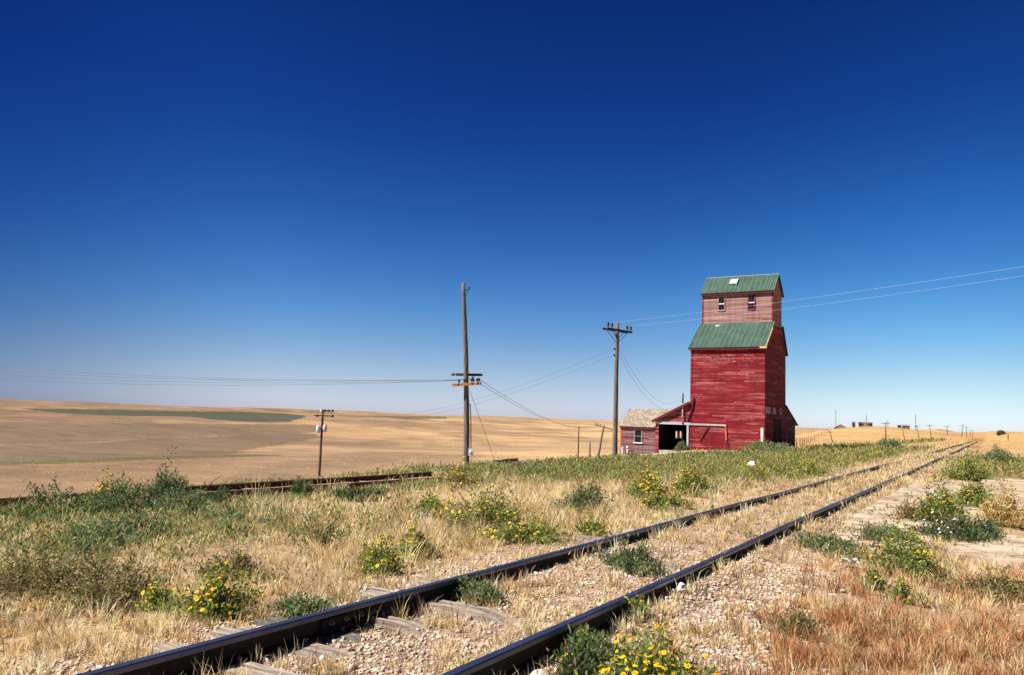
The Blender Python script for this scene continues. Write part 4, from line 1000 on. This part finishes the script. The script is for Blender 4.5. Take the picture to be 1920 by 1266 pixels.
# ---------------------------------------------------------------- plants
def pos_sample(n, r0, r1, b0=-73, b1=13):
    r = np.sqrt(rng.uniform(r0*r0, r1*r1, n)); b = np.radians(rng.uniform(b0, b1, n))
    return r*np.sin(b), r*np.cos(b)
BL = {'v': [], 'q': [], 't': [], 'c': []}
def blade_arrays(x, y, z, h, w, az, th, col):
    """curved tapering blades; th = bend from upright at the tip"""
    n = len(x); fa = rng.uniform(0, 2*np.pi, n)
    sx_, sy_ = np.cos(fa)*w/2, np.sin(fa)*w/2
    ca, sa = np.cos(az), np.sin(az)
    m_r, m_z = .55*h*np.sin(th*.45), .55*h*np.cos(th*.45)
    t_r, t_z = m_r + .45*h*np.sin(th), m_z + .45*h*np.cos(th)
    V = np.empty((n, 5, 3))
    V[:, 0] = np.stack([x-sx_, y-sy_, z-.02], -1); V[:, 1] = np.stack([x+sx_, y+sy_, z-.02], -1)
    V[:, 2] = np.stack([x+ca*m_r-sx_*.8, y+sa*m_r-sy_*.8, z+m_z], -1); V[:, 3] = np.stack([x+ca*m_r+sx_*.8, y+sa*m_r+sy_*.8, z+m_z], -1)
    V[:, 4] = np.stack([x+ca*t_r, y+sa*t_r, z+np.maximum(t_z, .004)], -1)
    i = np.arange(n)[:, None]*5
    return V.reshape(-1,3), i + np.array([[0,1,3,2]]), i + np.array([[2,3,4]]), np.repeat(col, 5, 0)
def leaf_arrays(p, d, l, w, col):
    """diamond leaves: p base, d unit direction, l length, w width"""
    n = len(p); rnd = rng.normal(size=(n,3)); s = np.cross(d, rnd); s /= np.linalg.norm(s, axis=1, keepdims=True)+1e-9
    V = np.empty((n,4,3)); V[:,0] = p; V[:,2] = p + d*l[:,None]; mid = p + d*(l*.5)[:,None]
    V[:,1] = mid + s*(w/2)[:,None]; V[:,3] = mid - s*(w/2)[:,None]
    return V.reshape(-1,3), np.arange(n)[:,None]*4 + np.array([[0,1,2,3]]), np.repeat(col, 4, 0)
class Pile:
    def __init__(s): s.v=[]; s.q=[]; s.t=[]; s.c=[]; s.n=0
    def add(s, v, q, t, c):
        s.v.append(v); s.c.append(c)
        if q is not None: s.q.append(q+s.n)
        if t is not None: s.t.append(t+s.n)
        s.n += len(v)
    def build(s, name, mat, parent=None, origin=(0,0,0)):
        return np_mesh(name, np.concatenate(s.v), np.concatenate(s.q) if s.q else None, np.concatenate(s.t) if s.t else None, np.concatenate(s.c), mat, origin, parent)

STRAW = np.array([(.80,.61,.335), (.77,.545,.245), (.85,.705,.46), (.52,.36,.195), (.76,.58,.345)])
REDS = np.array([(.52,.25,.115), (.44,.175,.08), (.70,.47,.24), (.58,.35,.17)])
GREENS = np.array([(.190,.245,.070), (.255,.290,.080), (.145,.205,.080), (.310,.305,.095), (.165,.215,.100)])
def pick(pal, n, var=.16):
    c = pal[rng.integers(0, len(pal), n)]; return np.clip(c*(1+rng.normal(0, var, n))[:,None], .01, .9)

DRY, GRN, RED = Pile(), Pile(), Pile()
bands = [(1.6,4,110,34),(4,8,85,32),(8,16,40,22),(16,32,14,16),(32,64,4.2,11),(64,130,.8,9),(130,300,.10,7)]
for r0, r1, dens, per in bands:
    area = (r1*r1-r0*r0)/2*R_(86); nt_ = int(area*dens)
    X, Y = pos_sample(nt_, r0, r1); z = zones(X, Y); R = z['R']; nb, nm, ns = z['nb'], z['nm'], z['ns']
    valley = X < -18.5 - .13*np.maximum(Y, 0)*.9
    onslab = z['slab'] > .5
    pres = .50 + 1.7*(nm-.42) + .5*(ns-.5)
    pres = np.where(z['bed'] > .5, .40 + 3.4*np.clip(ns-.45, 0, 1) + 1.6*np.clip(nm-.42, 0, 1) + .50*sstep(7, 17, Y) + .35*np.clip(1-np.minimum(np.abs(X-XL), np.abs(X-XR))/.25, 0, 1)*sstep(5.5, 9, Y) + .3*sstep(24, 32, Y), pres)
    pres = pres*(1-.55*z['gravel']) + .30*z['tall']
    pres = np.where(z['right'] > .5, np.clip(pres + .28*(1-z['gravel']), 0, .92), pres)
    pres = np.where(onslab, np.where((np.abs(X+.62) < .22) | (fbm(X/.9, Y/.7, 81, 3) > .66), .5, .02), pres)
    pres = np.where(valley, pres*.35, pres)
    pres = np.where((np.abs(X+16.7) < 1.3) & (Y < 24), pres*.35, pres)
    pres *= (1-.8*z['crossing'])
    pres = np.where(inpoly(X, Y, DIRT), .03, pres)
    pres = np.where(((X > XD-5) & (X < X1+.3) & (Y > Y0) & (Y < 104)), 0, pres)
    pg = np.clip(z['green']*1.15*np.where(onslab, .12, 1), 0, .93)*np.clip(1 - valley*1.0, 0, 1)
    roll = rng.uniform(0, 1, nt_)
    isg = rng.uniform(0, 1, nt_) < pg
    dry = (roll < pres) & ~isg
    isr = dry & (rng.uniform(0,1,nt_) < z['red']*.86)
    for sel, pal, pile in ((dry & ~isr, STRAW, DRY), (isr, REDS, RED)):
        if not sel.any(): continue
        k = np.flatnonzero(sel); n = len(k)
        h0 = (.11 + .27*z['tall'][k]*(.5+.8*nm[k]) + .12*sstep(25, 45, R[k]))*np.exp(rng.normal(0, .32, n))
        h0 = np.where(z['bed'][k] > .5, .05 + .16*rng.uniform(0,1,n)**2.2 + .05*sstep(14, 26, Y[k]) + .10*sstep(28, 40, Y[k])*(X[k] < -3.4), h0)
        h0 = np.where(z['right'][k] > .5, .09 + .10*rng.uniform(0,1,n), h0)
        h0 = np.where((Y[k] > 46) & (Y[k] < 88) & (X[k] < -18), h0*.40, h0)
        ii = np.repeat(np.arange(n), per); N_ = len(ii); kk = k[ii]
        spread = (.035 + .10*h0[ii])*np.maximum(1, R[kk]/14)
        a = rng.uniform(0, 2*np.pi, N_); rr = np.abs(rng.normal(0, 1, N_))*spread
        bx, by = X[kk] + np.cos(a)*rr, Y[kk] + np.sin(a)*rr
        h = h0[ii]*rng.uniform(.45, 1.25, N_)
        lying = rng.uniform(0,1,N_) < .24
        th = np.abs(rng.normal(.60, .42, N_)) + .25*rng.uniform(0,1,n)[ii]; th = np.where(lying, rng.uniform(1.2, 1.75, N_), th)
        w = (.0022 + .00050*R[kk])*rng.uniform(.7, 1.4, N_)
        az = a + rng.normal(0, .7, N_)
        base = pick(pal, n, .22); col = base[ii]*(1 + rng.normal(0, .13, N_))[:,None]
        gd = sstep(.42, .66, nb[kk]); col = col*(1-.15*gd)[:,None]
        dx = rng.uniform(0,1,N_) < .05; col[dx] = np.array((.20,.19,.07))
        # skip blades standing in the rails or the slabs' footprint edge
        keep = (np.abs(bx-XL) > .055) & (np.abs(bx-XR) > .055)
        for ty, tx in ((3.50, -2), (4.06, -3.4), (4.42, -3.5), (4.86, -3.4), (5.56, -3.1)): keep &= ~((np.abs(by-ty) < .13) & (bx > -4.7) & (bx < tx) & (rng.uniform(0,1,len(bx)) < .93))
        v, q, t, c = blade_arrays(bx[keep], by[keep], hgt(bx[keep], by[keep]), h[keep], w[keep], az[keep], th[keep], np.clip(col[keep], .01, .9))
        pile.add(v, q, t, c)
    # green weeds: upright leafy stems
    k = np.flatnonzero(isg & (rng.uniform(0,1,nt_) < .85)); n = len(k)
    if n:
        nl = int(per*1.5); ii = np.repeat(np.arange(n), nl); N_ = len(ii); kk = k[ii]
        hh = (.16 + .26*rng.uniform(0,1,n) + .10*sstep(20, 40, R[k]))*(.55+.9*nm[k]); hh = np.where((X[k] < -12.2) & (Y[k] < 24) & (Y[k] > 8), hh*.40, hh); hh = np.where((X[k] < -17.5) & (Y[k] > 26), hh*.6, hh)
        wd = (.08 + .05*R[kk]/10)*1.0
        tt = rng.uniform(.05, 1, N_)**.8
        px_, py_ = X[kk] + rng.normal(0, 1, N_)*wd*(.4+.6*tt), Y[kk] + rng.normal(0, 1, N_)*wd*(.4+.6*tt)
        pz_ = hgt(px_, py_) + hh[ii]*tt*rng.uniform(.6,1.1,N_)
        d = rng.normal(0, 1, (N_,3)); d[:,2] = np.abs(d[:,2])*1.2 + .75; d /= np.linalg.norm(d, axis=1, keepdims=True)
        sc_ = (.034 + .0030*R[kk])*rng.uniform(.6, 1.6, N_)
        pal = pick(GREENS, n, .15)
        olive = sstep(18, 26, Y[k])*sstep(-14, -9, X[k]) + (z['right'][k] > .5)
        pal = lerp(pal, (.33,.315,.080), np.clip(olive*.6, 0, 1)*rng.uniform(.3,1,n))
        col = pal[ii]*(1 + rng.normal(0, .2, N_))[:,None]
        yf = (rng.uniform(0,1,N_) < .05*np.clip(olive, 0, 1)[ii]) & (tt > .75)
        col[yf] = np.array((.62,.42,.03))
        st = rng.uniform(0,1,N_) < .14; col[st] = np.array((.46,.34,.16))*rng.uniform(.7, 1.2, (int(st.sum()),1))
        v, q, c = leaf_arrays(np.stack([px_,py_,pz_], -1), d, sc_, sc_*.17 + .0004*R[kk], np.clip(col, .01, .9))
        GRN.add(v, q, None, c)
tag(DRY.build('dry_grass', MAT['grass']), 'golden dry grass standing and lying in tufts', 'grass', kind='stuff')
tag(RED.build('reddish_grass', MAT['grass']), 'short reddish brown dry grass right of the track', 'grass', kind='stuff')

# gravel
ico_v = None
bm = bmesh.new(); bmesh.ops.create_icosphere(bm, subdivisions=1, radius=1); bm.verts.ensure_lookup_table()
ico_v = np.array([v.co[:] for v in bm.verts]); ico_f = np.array([[v.index for v in f.verts] for f in bm.faces]); bm.free()
GP = Pile()
for r0, r1, n in ((1.6,5,52000),(5,10,60000),(10,22,22000)):
    X, Y = pos_sample(n, r0, r1, -73, 20); z = zones(X, Y)
    X2 = np.where(rng.uniform(0,1,n) < .6, rng.uniform(-5.4, -.6, n), X)
    z = zones(X2, Y); keep = (rng.uniform(0,1,n) < np.clip(z['gravel']*(.40 + 2.2*np.clip(z['ns']*.5+z['nm']*.5-.40, 0, 1)) + .015 + .05*(np.abs(z['u'])<2.2), 0, 1)) & (np.abs(X2-XL) > .05) & (np.abs(X2-XR) > .05) & (z['slab'] < .5)
    X2, Y = X2[keep], Y[keep]; n = len(X2)
    s = np.clip(rng.lognormal(math.log(.0074), .42, n), .0035, .026)*(1 + .02*np.hypot(X2, Y))
    jit = 1 + rng.normal(0, .24, (n, len(ico_v), 1)); sc_ = rng.uniform(.7, 1.25, (n,1,3))*s[:,None,None]; sc_[:,:,2] *= .75
    a = rng.uniform(0, 6.28, n); P = ico_v[None]*jit*sc_
    px_ = P[...,0]*np.cos(a)[:,None] - P[...,1]*np.sin(a)[:,None]; py_ = P[...,0]*np.sin(a)[:,None] + P[...,1]*np.cos(a)[:,None]
    V = np.stack([px_ + X2[:,None], py_ + Y[:,None], P[...,2] + (hgt(X2, Y) + s*.35)[:,None]], -1).reshape(-1,3)
    pal = np.array([(.60,.455,.355),(.52,.40,.315),(.66,.55,.45),(.42,.315,.25),(.34,.275,.245),(.60,.43,.335)])
    col = pick(pal, n, .16)
    GP.add(V, None, (np.arange(n)[:,None,None]*len(ico_v) + ico_f[None]).reshape(-1,3), np.repeat(col, len(ico_v), 0))
m, n, b = new_mat('gravel_stone'); at = N(n, 'ShaderNodeAttribute'); at.attribute_name = 'Col'; n.links.new(at.outputs['Color'], b.inputs['Base Color']); b.inputs['Roughness'].default_value = .9; b.inputs['Specular IOR Level'].default_value = .15
tag(GP.build('ballast_gravel', m), 'pinkish ballast gravel between and beside the rails', 'gravel', kind='stuff')

KIND = {   # leaf colour, leaf length, width ratio, stems per m2 of outline, leaves per stem, stem colour, upright
 'gum':    ((.200,.260,.068), .030, .34, 16, (.16,.14,.06), .5),
 'dark':   ((.085,.130,.056), .050, .14, 34, (.10,.09,.05), .9),
 'blue':   ((.155,.215,.100), .036, .20, 26, (.12,.12,.06), .7),
 'dry':    ((.24,.18,.075), .026, .28, 12, (.20,.13,.07), .8),
 'olive':  ((.190,.180,.076), .028, .26, 18, (.14,.11,.06), .6),
 'gold':   ((.64,.46,.21), .050, .14, 16, (.55,.40,.19), .9),
}
def bush(name, label, cat, group, x, y, w, h, kind, nfl=0, seed=1, flower=(.78,.49,.012), fs=.9):
    HALO.append((x, y, w, h, kind)); g = gz(x, y); D = math.hypot(x, y); col0, ll, ratio, lps, scol, upr = KIND[kind]
    r2 = np.random.default_rng(seed*31 + 5)
    t = thing(name, (x, y, g), label, cat, group)
    ns_ = int(np.clip(190*w*(.4+h)*1.5/(1+.012*D), 22, 260)); 
    if kind == 'dry': ns_ = int(ns_*.5)
    if kind in ('gum', 'blue', 'dark'): ns_ = int(min(ns_*1.7, 360))
    a = r2.uniform(0, 2*np.pi, ns_); rho = np.sqrt(r2.uniform(0, 1, ns_))
    lob = 1 + .34*np.sin(a*2+seed*1.3) + .24*np.sin(a*3+seed) + .16*np.sin(a*5+2*seed)
    stray = r2.uniform(0,1,ns_) < .14; lob = np.where(stray, lob*1.55, lob)
    tx = np.cos(a)*rho*w/2*lob; ty = np.sin(a)*rho*w/2*lob
    tz = h*(.36 + .70*r2.uniform(0,1,ns_)**1.2)*(1 - .60*rho**2)*(1 + .32*np.sin(a*2+seed*1.7))*np.where(stray, .75, 1)*np.where(r2.uniform(0,1,ns_) < .07, 1.35, 1)
    tip = np.stack([tx, ty, tz], -1); bs = np.stack([tx*.22, ty*.22, np.zeros(ns_)-.01], -1)
    def path(i, tt):
        e = tt**(1.0 + .5*upr)
        b0, t0 = bs[i], tip[i]
        return np.stack([b0[:,0]+(t0[:,0]-b0[:,0])*e, b0[:,1]+(t0[:,1]-b0[:,1])*e, b0[:,2]+(t0[:,2]-b0[:,2])*(1-(1-tt)**1.35)], -1)
    org = np.array((x, y, g))
    # leaves
    lpx = int(np.clip(lps*(1.15 if D < 9 else .9), 6, 40)); ii = np.repeat(np.arange(ns_), lpx); N_ = len(ii)
    tt = r2.uniform(.12, 1.0, N_)**.8
    p = path(ii, tt) + r2.normal(0, .012 + .0012*D, (N_,3)); 
    out = p.copy(); out[:,2] = 0; out /= np.linalg.norm(out, axis=1, keepdims=True)+1e-6
    d = out*.55 + r2.normal(0, .65, (N_,3)); d[:,2] += upr*1.1; d /= np.linalg.norm(d, axis=1, keepdims=True)
    L = (ll + .0013*D)*r2.uniform(.55, 1.4, N_)
    col = np.array(col0)[None]*(1 + r2.normal(0, .24, N_))[:,None]
    br = r2.uniform(0,1,N_) < .22; col[br] = col[br]*np.array((1.7,1.5,1.25))
    dead = (r2.uniform(0,1,ns_) < .13)[ii]; col[dead] = np.array((.46,.34,.17))*r2.uniform(.6,1.2,(int(dead.sum()),1))
    sm = 1 + .25*(np.sin(a*4+seed)[ii])
    col = np.clip(col*sm[:,None], .008, .8)
    p[:,2] = np.maximum(p[:,2], .0)
    P_ = Pile(); v, q, c = leaf_arrays(p + org, d, L, L*ratio + .0006*D, col); P_.add(v, q, None, c); P_.build('foliage', MAT['leaf'], t)
    # stems
    S = Pile(); ms = min(ns_, 90); i = np.arange(ms)
    prev = path(i, np.full(ms, 0.)); sw = (.0035 + .0004*D)
    for t1_ in (.35, .7, 1.0):
        cur = path(i, np.full(ms, t1_)); fa = r2.uniform(0, 6.28, ms); off = np.stack([np.cos(fa), np.sin(fa), 0*fa], -1)*sw/2
        V = np.stack([prev-off, prev+off, cur+off*.8, cur-off*.8], 1).reshape(-1,3) + org
        S.add(V, np.arange(ms)[:,None]*4+np.array([[0,1,2,3]]), None, np.repeat(np.array(scol)[None]*(1+r2.normal(0,.15,ms))[:,None], 4, 0)); prev = cur
    S.build('stem', MAT['leaf'], t)
    if nfl:
        nfl = int(nfl*1.5)
        top = np.argsort(-(tip[:,2]/h + .35*rho + r2.uniform(0,.5,ns_)))
        k = top[np.arange(nfl) % ns_]; c0 = tip[k] + r2.normal(0, .018+.0006*D, (nfl,3)); c0[:,2] = np.maximum(c0[:,2], .04)
        nn_ = c0*np.array((.9,.9,.3))/np.array((w/2,w/2,h)) + r2.normal(0,.35,(nfl,3)); nn_[:,2] += .9; nn_ /= np.linalg.norm(nn_, axis=1, keepdims=True)
        u_ = np.cross(nn_, r2.normal(size=(nfl,3))); u_ /= np.linalg.norm(u_, axis=1, keepdims=True); v_ = np.cross(nn_, u_)
        R0_ = (.0155 + .0007*D)*fs*r2.uniform(.7, 1.25, nfl)
        m_ = 14; V = np.empty((nfl, m_+2+6, 3)); 
        for j in range(m_):
            th = 2*np.pi*j/m_; rr = R0_*(1.0 if j % 2 == 0 else .72)
            V[:, j] = c0 + (u_*math.cos(th) + v_*math.sin(th))*rr[:,None] + nn_*(R0_*.10)[:,None]
        V[:, m_] = c0 + nn_*(R0_*.22)[:,None]; V[:, m_+1] = c0 + nn_*(R0_*.48)[:,None]
        for j in range(6):
            th = 2*np.pi*j/6; V[:, m_+2+j] = c0 + (u_*math.cos(th) + v_*math.sin(th))*(R0_*.42)[:,None] + nn_*(R0_*.24)[:,None]
        tri = [(j, (j+1) % m_, m_) for j in range(m_)] + [(m_+2+j, m_+2+(j+1) % 6, m_+1) for j in range(6)]
        cc = np.empty((nfl, m_+8, 3)); cc[:] = np.array(flower)*(1+r2.normal(0,.10,(nfl,1,1))); cc[:, m_+1:] *= np.array((.80,.62,.7))
        B = Pile(); B.add((V+org).reshape(-1,3), None, (np.arange(nfl)[:,None,None]*(m_+8) + np.array(tri)[None]).reshape(-1,3), np.clip(cc, .005, .9).reshape(-1,3))
        bo = B.build('blossom', MAT['petal'], t)
    return t
HALO = []
FG = 'yellow flowering bushes in the dry grass'; SG = 'green weed bushes'; 
FB = 'flowering_bush'; WB = 'weed_bush'
for i, (lab, x, y, w, h, kd, nf) in enumerate([
 ('bright yellow flowering bush nearest the left bottom corner, beside the far rail', -5.25, 4.38, .55, .36, 'gum', 62),
 ('small plant with a few yellow flowers just left of the nearest bright bush', -5.88, 4.32, .26, .18, 'gum', 10),
 ('yellow flowering bush left of the far rail, lower left one of a touching pair', -5.48, 6.62, .50, .31, 'gum', 40),
 ('yellow flowering bush left of the far rail, upper right one of a touching pair', -5.88, 7.72, .50, .36, 'gum', 38),
 ('large dense green bush with yellow flowers in the middle of the golden grass', -6.41, 10.15, 1.2, .74, 'gum', 120),
 ('low spreading bush with small yellow flowers, in front of the large dense one', -5.40, 9.55, .95, .30, 'gum', 62),
 ('small yellow flowering plant close against the far rail', -4.78, 10.35, .32, .30, 'gum', 16),
 ('full yellow flowering bush beyond the blue green weed, left one of three', -6.57, 17.2, .95, .72, 'gum', 70),
 ('full yellow flowering bush beyond the blue green weed, right one of three', -6.19, 19.0, .95, .62, 'gum', 62),
 ('low carpet of yellow flowers near the far rail, in front of two full bushes', -5.40, 15.0, .95, .32, 'gum', 55),
 ('tiny plant with three yellow flowers against the near rail', -2.49, 6.30, .14, .15, 'gum', 4),
 ('large low yellow flowering bush cut by the bottom edge, right of the near rail', -1.72, 4.62, .95, .36, 'gum', 120),
 ('yellow flowering bush standing between the two rows of concrete slabs', -.75, 16.5, 1.05, .68, 'gum', 36),
 ('yellow flowering bush at the near edge of the concrete slabs, right of the paper', -.85, 10.55, .78, .46, 'gum', 38),
 ('tiny flowering plant in front of the white paper', -1.04, 9.20, .15, .20, 'gum', 5),
 ('very small flowering plant in red grass right of the tiny one', -.74, 8.75, .18, .20, 'gum', 7),
 ('loose flowering bush at the far side of the slabs, right of the bigger bush', -.30, 20.9, .8, .60, 'gum', 22),
 ('thin pale flowering plant left of the large dense bush', -8.60, 11.8, .6, .40, 'gum', 22),
 ('broad yellowish flowering patch in front of the leaning grey pole', -13.3, 19.6, 1.6, .60, 'olive', 60),
 ('yellow flowering bush behind the dark weeds at the far left', -15.4, 10.1, .95, .62, 'gum', 40),
 ('low flowering bush between the white lump and the far rail', -6.4, 27.6, 1.3, .45, 'gum', 34),
 ('dark flowering bush beside the far rail where the rail fades into grass', -5.75, 30.2, 1.4, .55, 'gum', 26),
 ]): bush(FB, lab, 'flowering bush', FG, x, y, w, h, kd, nf, 10+i)
for i, (lab, x, y, w, h, kd) in enumerate([
 ('big dark green feathery weed at the left edge, left part of the dark thicket', -14.2, 8.3, 2.0, .48, 'dark'),
 ('dark green feathery weed in the middle of the thicket at the left', -14.2, 9.5, 2.0, .56, 'dark'),
 ('tall upright dark weed rising above the thicket against the tan field', -15.3, 11.3, .65, .74, 'dark'),
 ('dark green weed at the right end of the thicket, in front of the siding', -14.6, 10.7, 1.3, .52, 'dark'),
 ('feathery weed beside the rusty siding, right of the thicket', -14.6, 12.2, .7, .34, 'dark'),
 ('bluish green weed patch below the dark thicket, left one', -9.6, 5.95, 1.05, .36, 'blue'),
 ('bluish green weed patch below the dark thicket, right one', -10.2, 7.0, .95, .36, 'blue'),
 ('green weed in tan grass between the thicket and the siding', -12.7, 9.7, .85, .44, 'blue'),
 ('low green weed in golden grass right of the bluish patch', -10.2, 8.8, .75, .30, 'blue'),
 ('dark low bush behind the nearest bright flowering bush', -6.54, 5.65, .80, .27, 'olive'),
 ('open brown green shrub with bare stems alone in the golden grass', -7.5, 7.9, .62, .50, 'dry'),
 ('wide dusky olive bush at the lower left, right half', -6.5, 4.25, 1.2, .40, 'olive'),
 ('wide dusky olive bush at the lower left, left half', -7.5, 4.25, 1.3, .42, 'olive'),
 ('rounded bluish green weed in golden grass right of the large dense bush', -6.67, 14.0, .85, .46, 'blue'),
 ('grey green weed growing between the rails', -3.2, 7.95, .50, .28, 'blue'),
 ('trailing green weed at the near left edge of the slabs', -1.85, 11.5, .85, .17, 'blue'),
 ('flat green weed growing in the joint between the near slabs', -1.30, 13.35, .95, .20, 'blue'),
 ('small dark weed beyond the golden grass, right of the olive belt', -7.96, 17.2, .40, .40, 'olive'),
 ('dark upright weed at the edge of the siding near the valley pole', -14.7, 14.7, .40, .42, 'dark'),
 ('low green weed hugging the inside of the far rail', -3.86, 6.02, .42, .15, 'blue'),
 ('leafy weed at the foot of the near rail', -2.46, 5.25, .20, .15, 'gum'),
 ('feathery green weed at the bottom edge left of the large flowering bush', -2.12, 4.62, .42, .24, 'dark'),
 ('low dark weed beside the far rail right of the nearest flowering bush', -4.62, 4.72, .36, .14, 'blue'),
 ('ragged weed standing against the siding rail, left of the centre', -14.8, 13.6, .45, .28, 'dark'),
 ('brown green shrub with upright stems on the slabs left of the flowering bush', -1.28, 16.5, .55, .50, 'dry'),
 ('tall golden dry grass clump at the right edge beyond the near pale slab', .25, 17.3, 1.0, .72, 'gold'),
 ('dull green low bush in the red grass at the right edge', .05, 9.9, .75, .24, 'olive'),
 ('low green bush in the red grass right of the near rail', -1.35, 6.9, .45, .15, 'olive'),
 ('small round weed inside the driveway door of the elevator', -29.0, 85.9, .95, .80, 'blue'),
 ('broad green weed mass at the foot of the elevator corner', -18.6, 80.5, 4.0, 1.0, 'blue'),
 ('round green weed on the far side of the road crossing', -8.5, 88.0, 2.6, 1.2, 'blue'),
 ('green bush at the right edge beyond the far slabs', .5, 50.5, 2.2, 1.0, 'blue'),
 ('green bush in the weeds behind the far right slab', -.6, 34.0, 1.3, .7, 'gum'),
 ('dark weed tuft beside the siding bend under the flowering patch', -12.4, 14.2, 1.0, .28, 'dark'),
 ]): bush(WB, lab, 'weed', SG, x, y, w, h, kd, 0, 60+i)
bush('flowering_bush', 'dark green weed patch dotted with white flowers between the slab rows', 'flowering bush', None, -.35, 14.5, 1.25, .30, 'dark', 26, 130, (.78,.76,.72), .9)
bush('weed_bush', 'far round bush on the skyline right of the track', 'weed', SG, 5.0, 389.2, 1.1, .8, 'dark', 0, 140)
# dead branch in front of the field
g = gz(-16.4, 13.0); mb = MB()
mb.tube([(-16.4,13.0,g),(-16.3,13.1,g+.26),(-16.2,13.2,g+.42),(-16.05,13.3,g+.55)], [.016,.012,.009,.005], 6); mb.tube([(-16.3,13.1,g+.26),(-16.42,13.1,g+.40)], [.012,.005], 5)
tag(mb.build('dead_branch', MAT['polebrown'], None, (-16.4,13.0,g)), 'bare dead branch sticking up beside the siding right of the thicket', 'branch')

# stragglers of the same weeds spread round every bush
for x, y, w, h, kd in HALO:
    if math.hypot(x, y) > 60 or kd == 'gold': continue
    D = math.hypot(x, y); n = int(70 + 130*w)
    a = rng.uniform(0, 2*np.pi, n//6); r = w*(.35 + .95*rng.uniform(0,1,n//6)**1.3)
    cx_ = np.repeat(x + np.cos(a)*r*1.25, 6); cy_ = np.repeat(y + np.sin(a)*r*1.1, 6); N_ = len(cx_)
    px_, py_ = cx_ + rng.normal(0, .02+.003*D, N_), cy_ + rng.normal(0, .02+.003*D, N_)
    keep = (np.abs(px_-XL) > .06) & (np.abs(px_-XR) > .06); px_, py_ = px_[keep], py_[keep]; N_ = len(px_)
    pz_ = hgt(px_, py_) + h*.38*rng.uniform(0, 1, N_)**1.5
    d = rng.normal(0, .8, (N_,3)); d[:,2] = np.abs(d[:,2]) + .7; d /= np.linalg.norm(d, axis=1, keepdims=True)
    L = (.030 + .0022*D)*rng.uniform(.6, 1.5, N_); col = np.array(KIND[kd][0])[None]*(1+rng.normal(0,.25,N_))[:,None]
    st = rng.uniform(0,1,N_) < .2; col[st] = np.array((.46,.34,.17))
    v, q, c = leaf_arrays(np.stack([px_,py_,pz_], -1), d, L, L*.22+.0005*D, np.clip(col, .01, .8)); GRN.add(v, q, None, c)
tag(GRN.build('green_weeds', MAT['leaf']), 'low green weeds in patches along the tracks and in front of the elevator', 'weeds', kind='stuff')
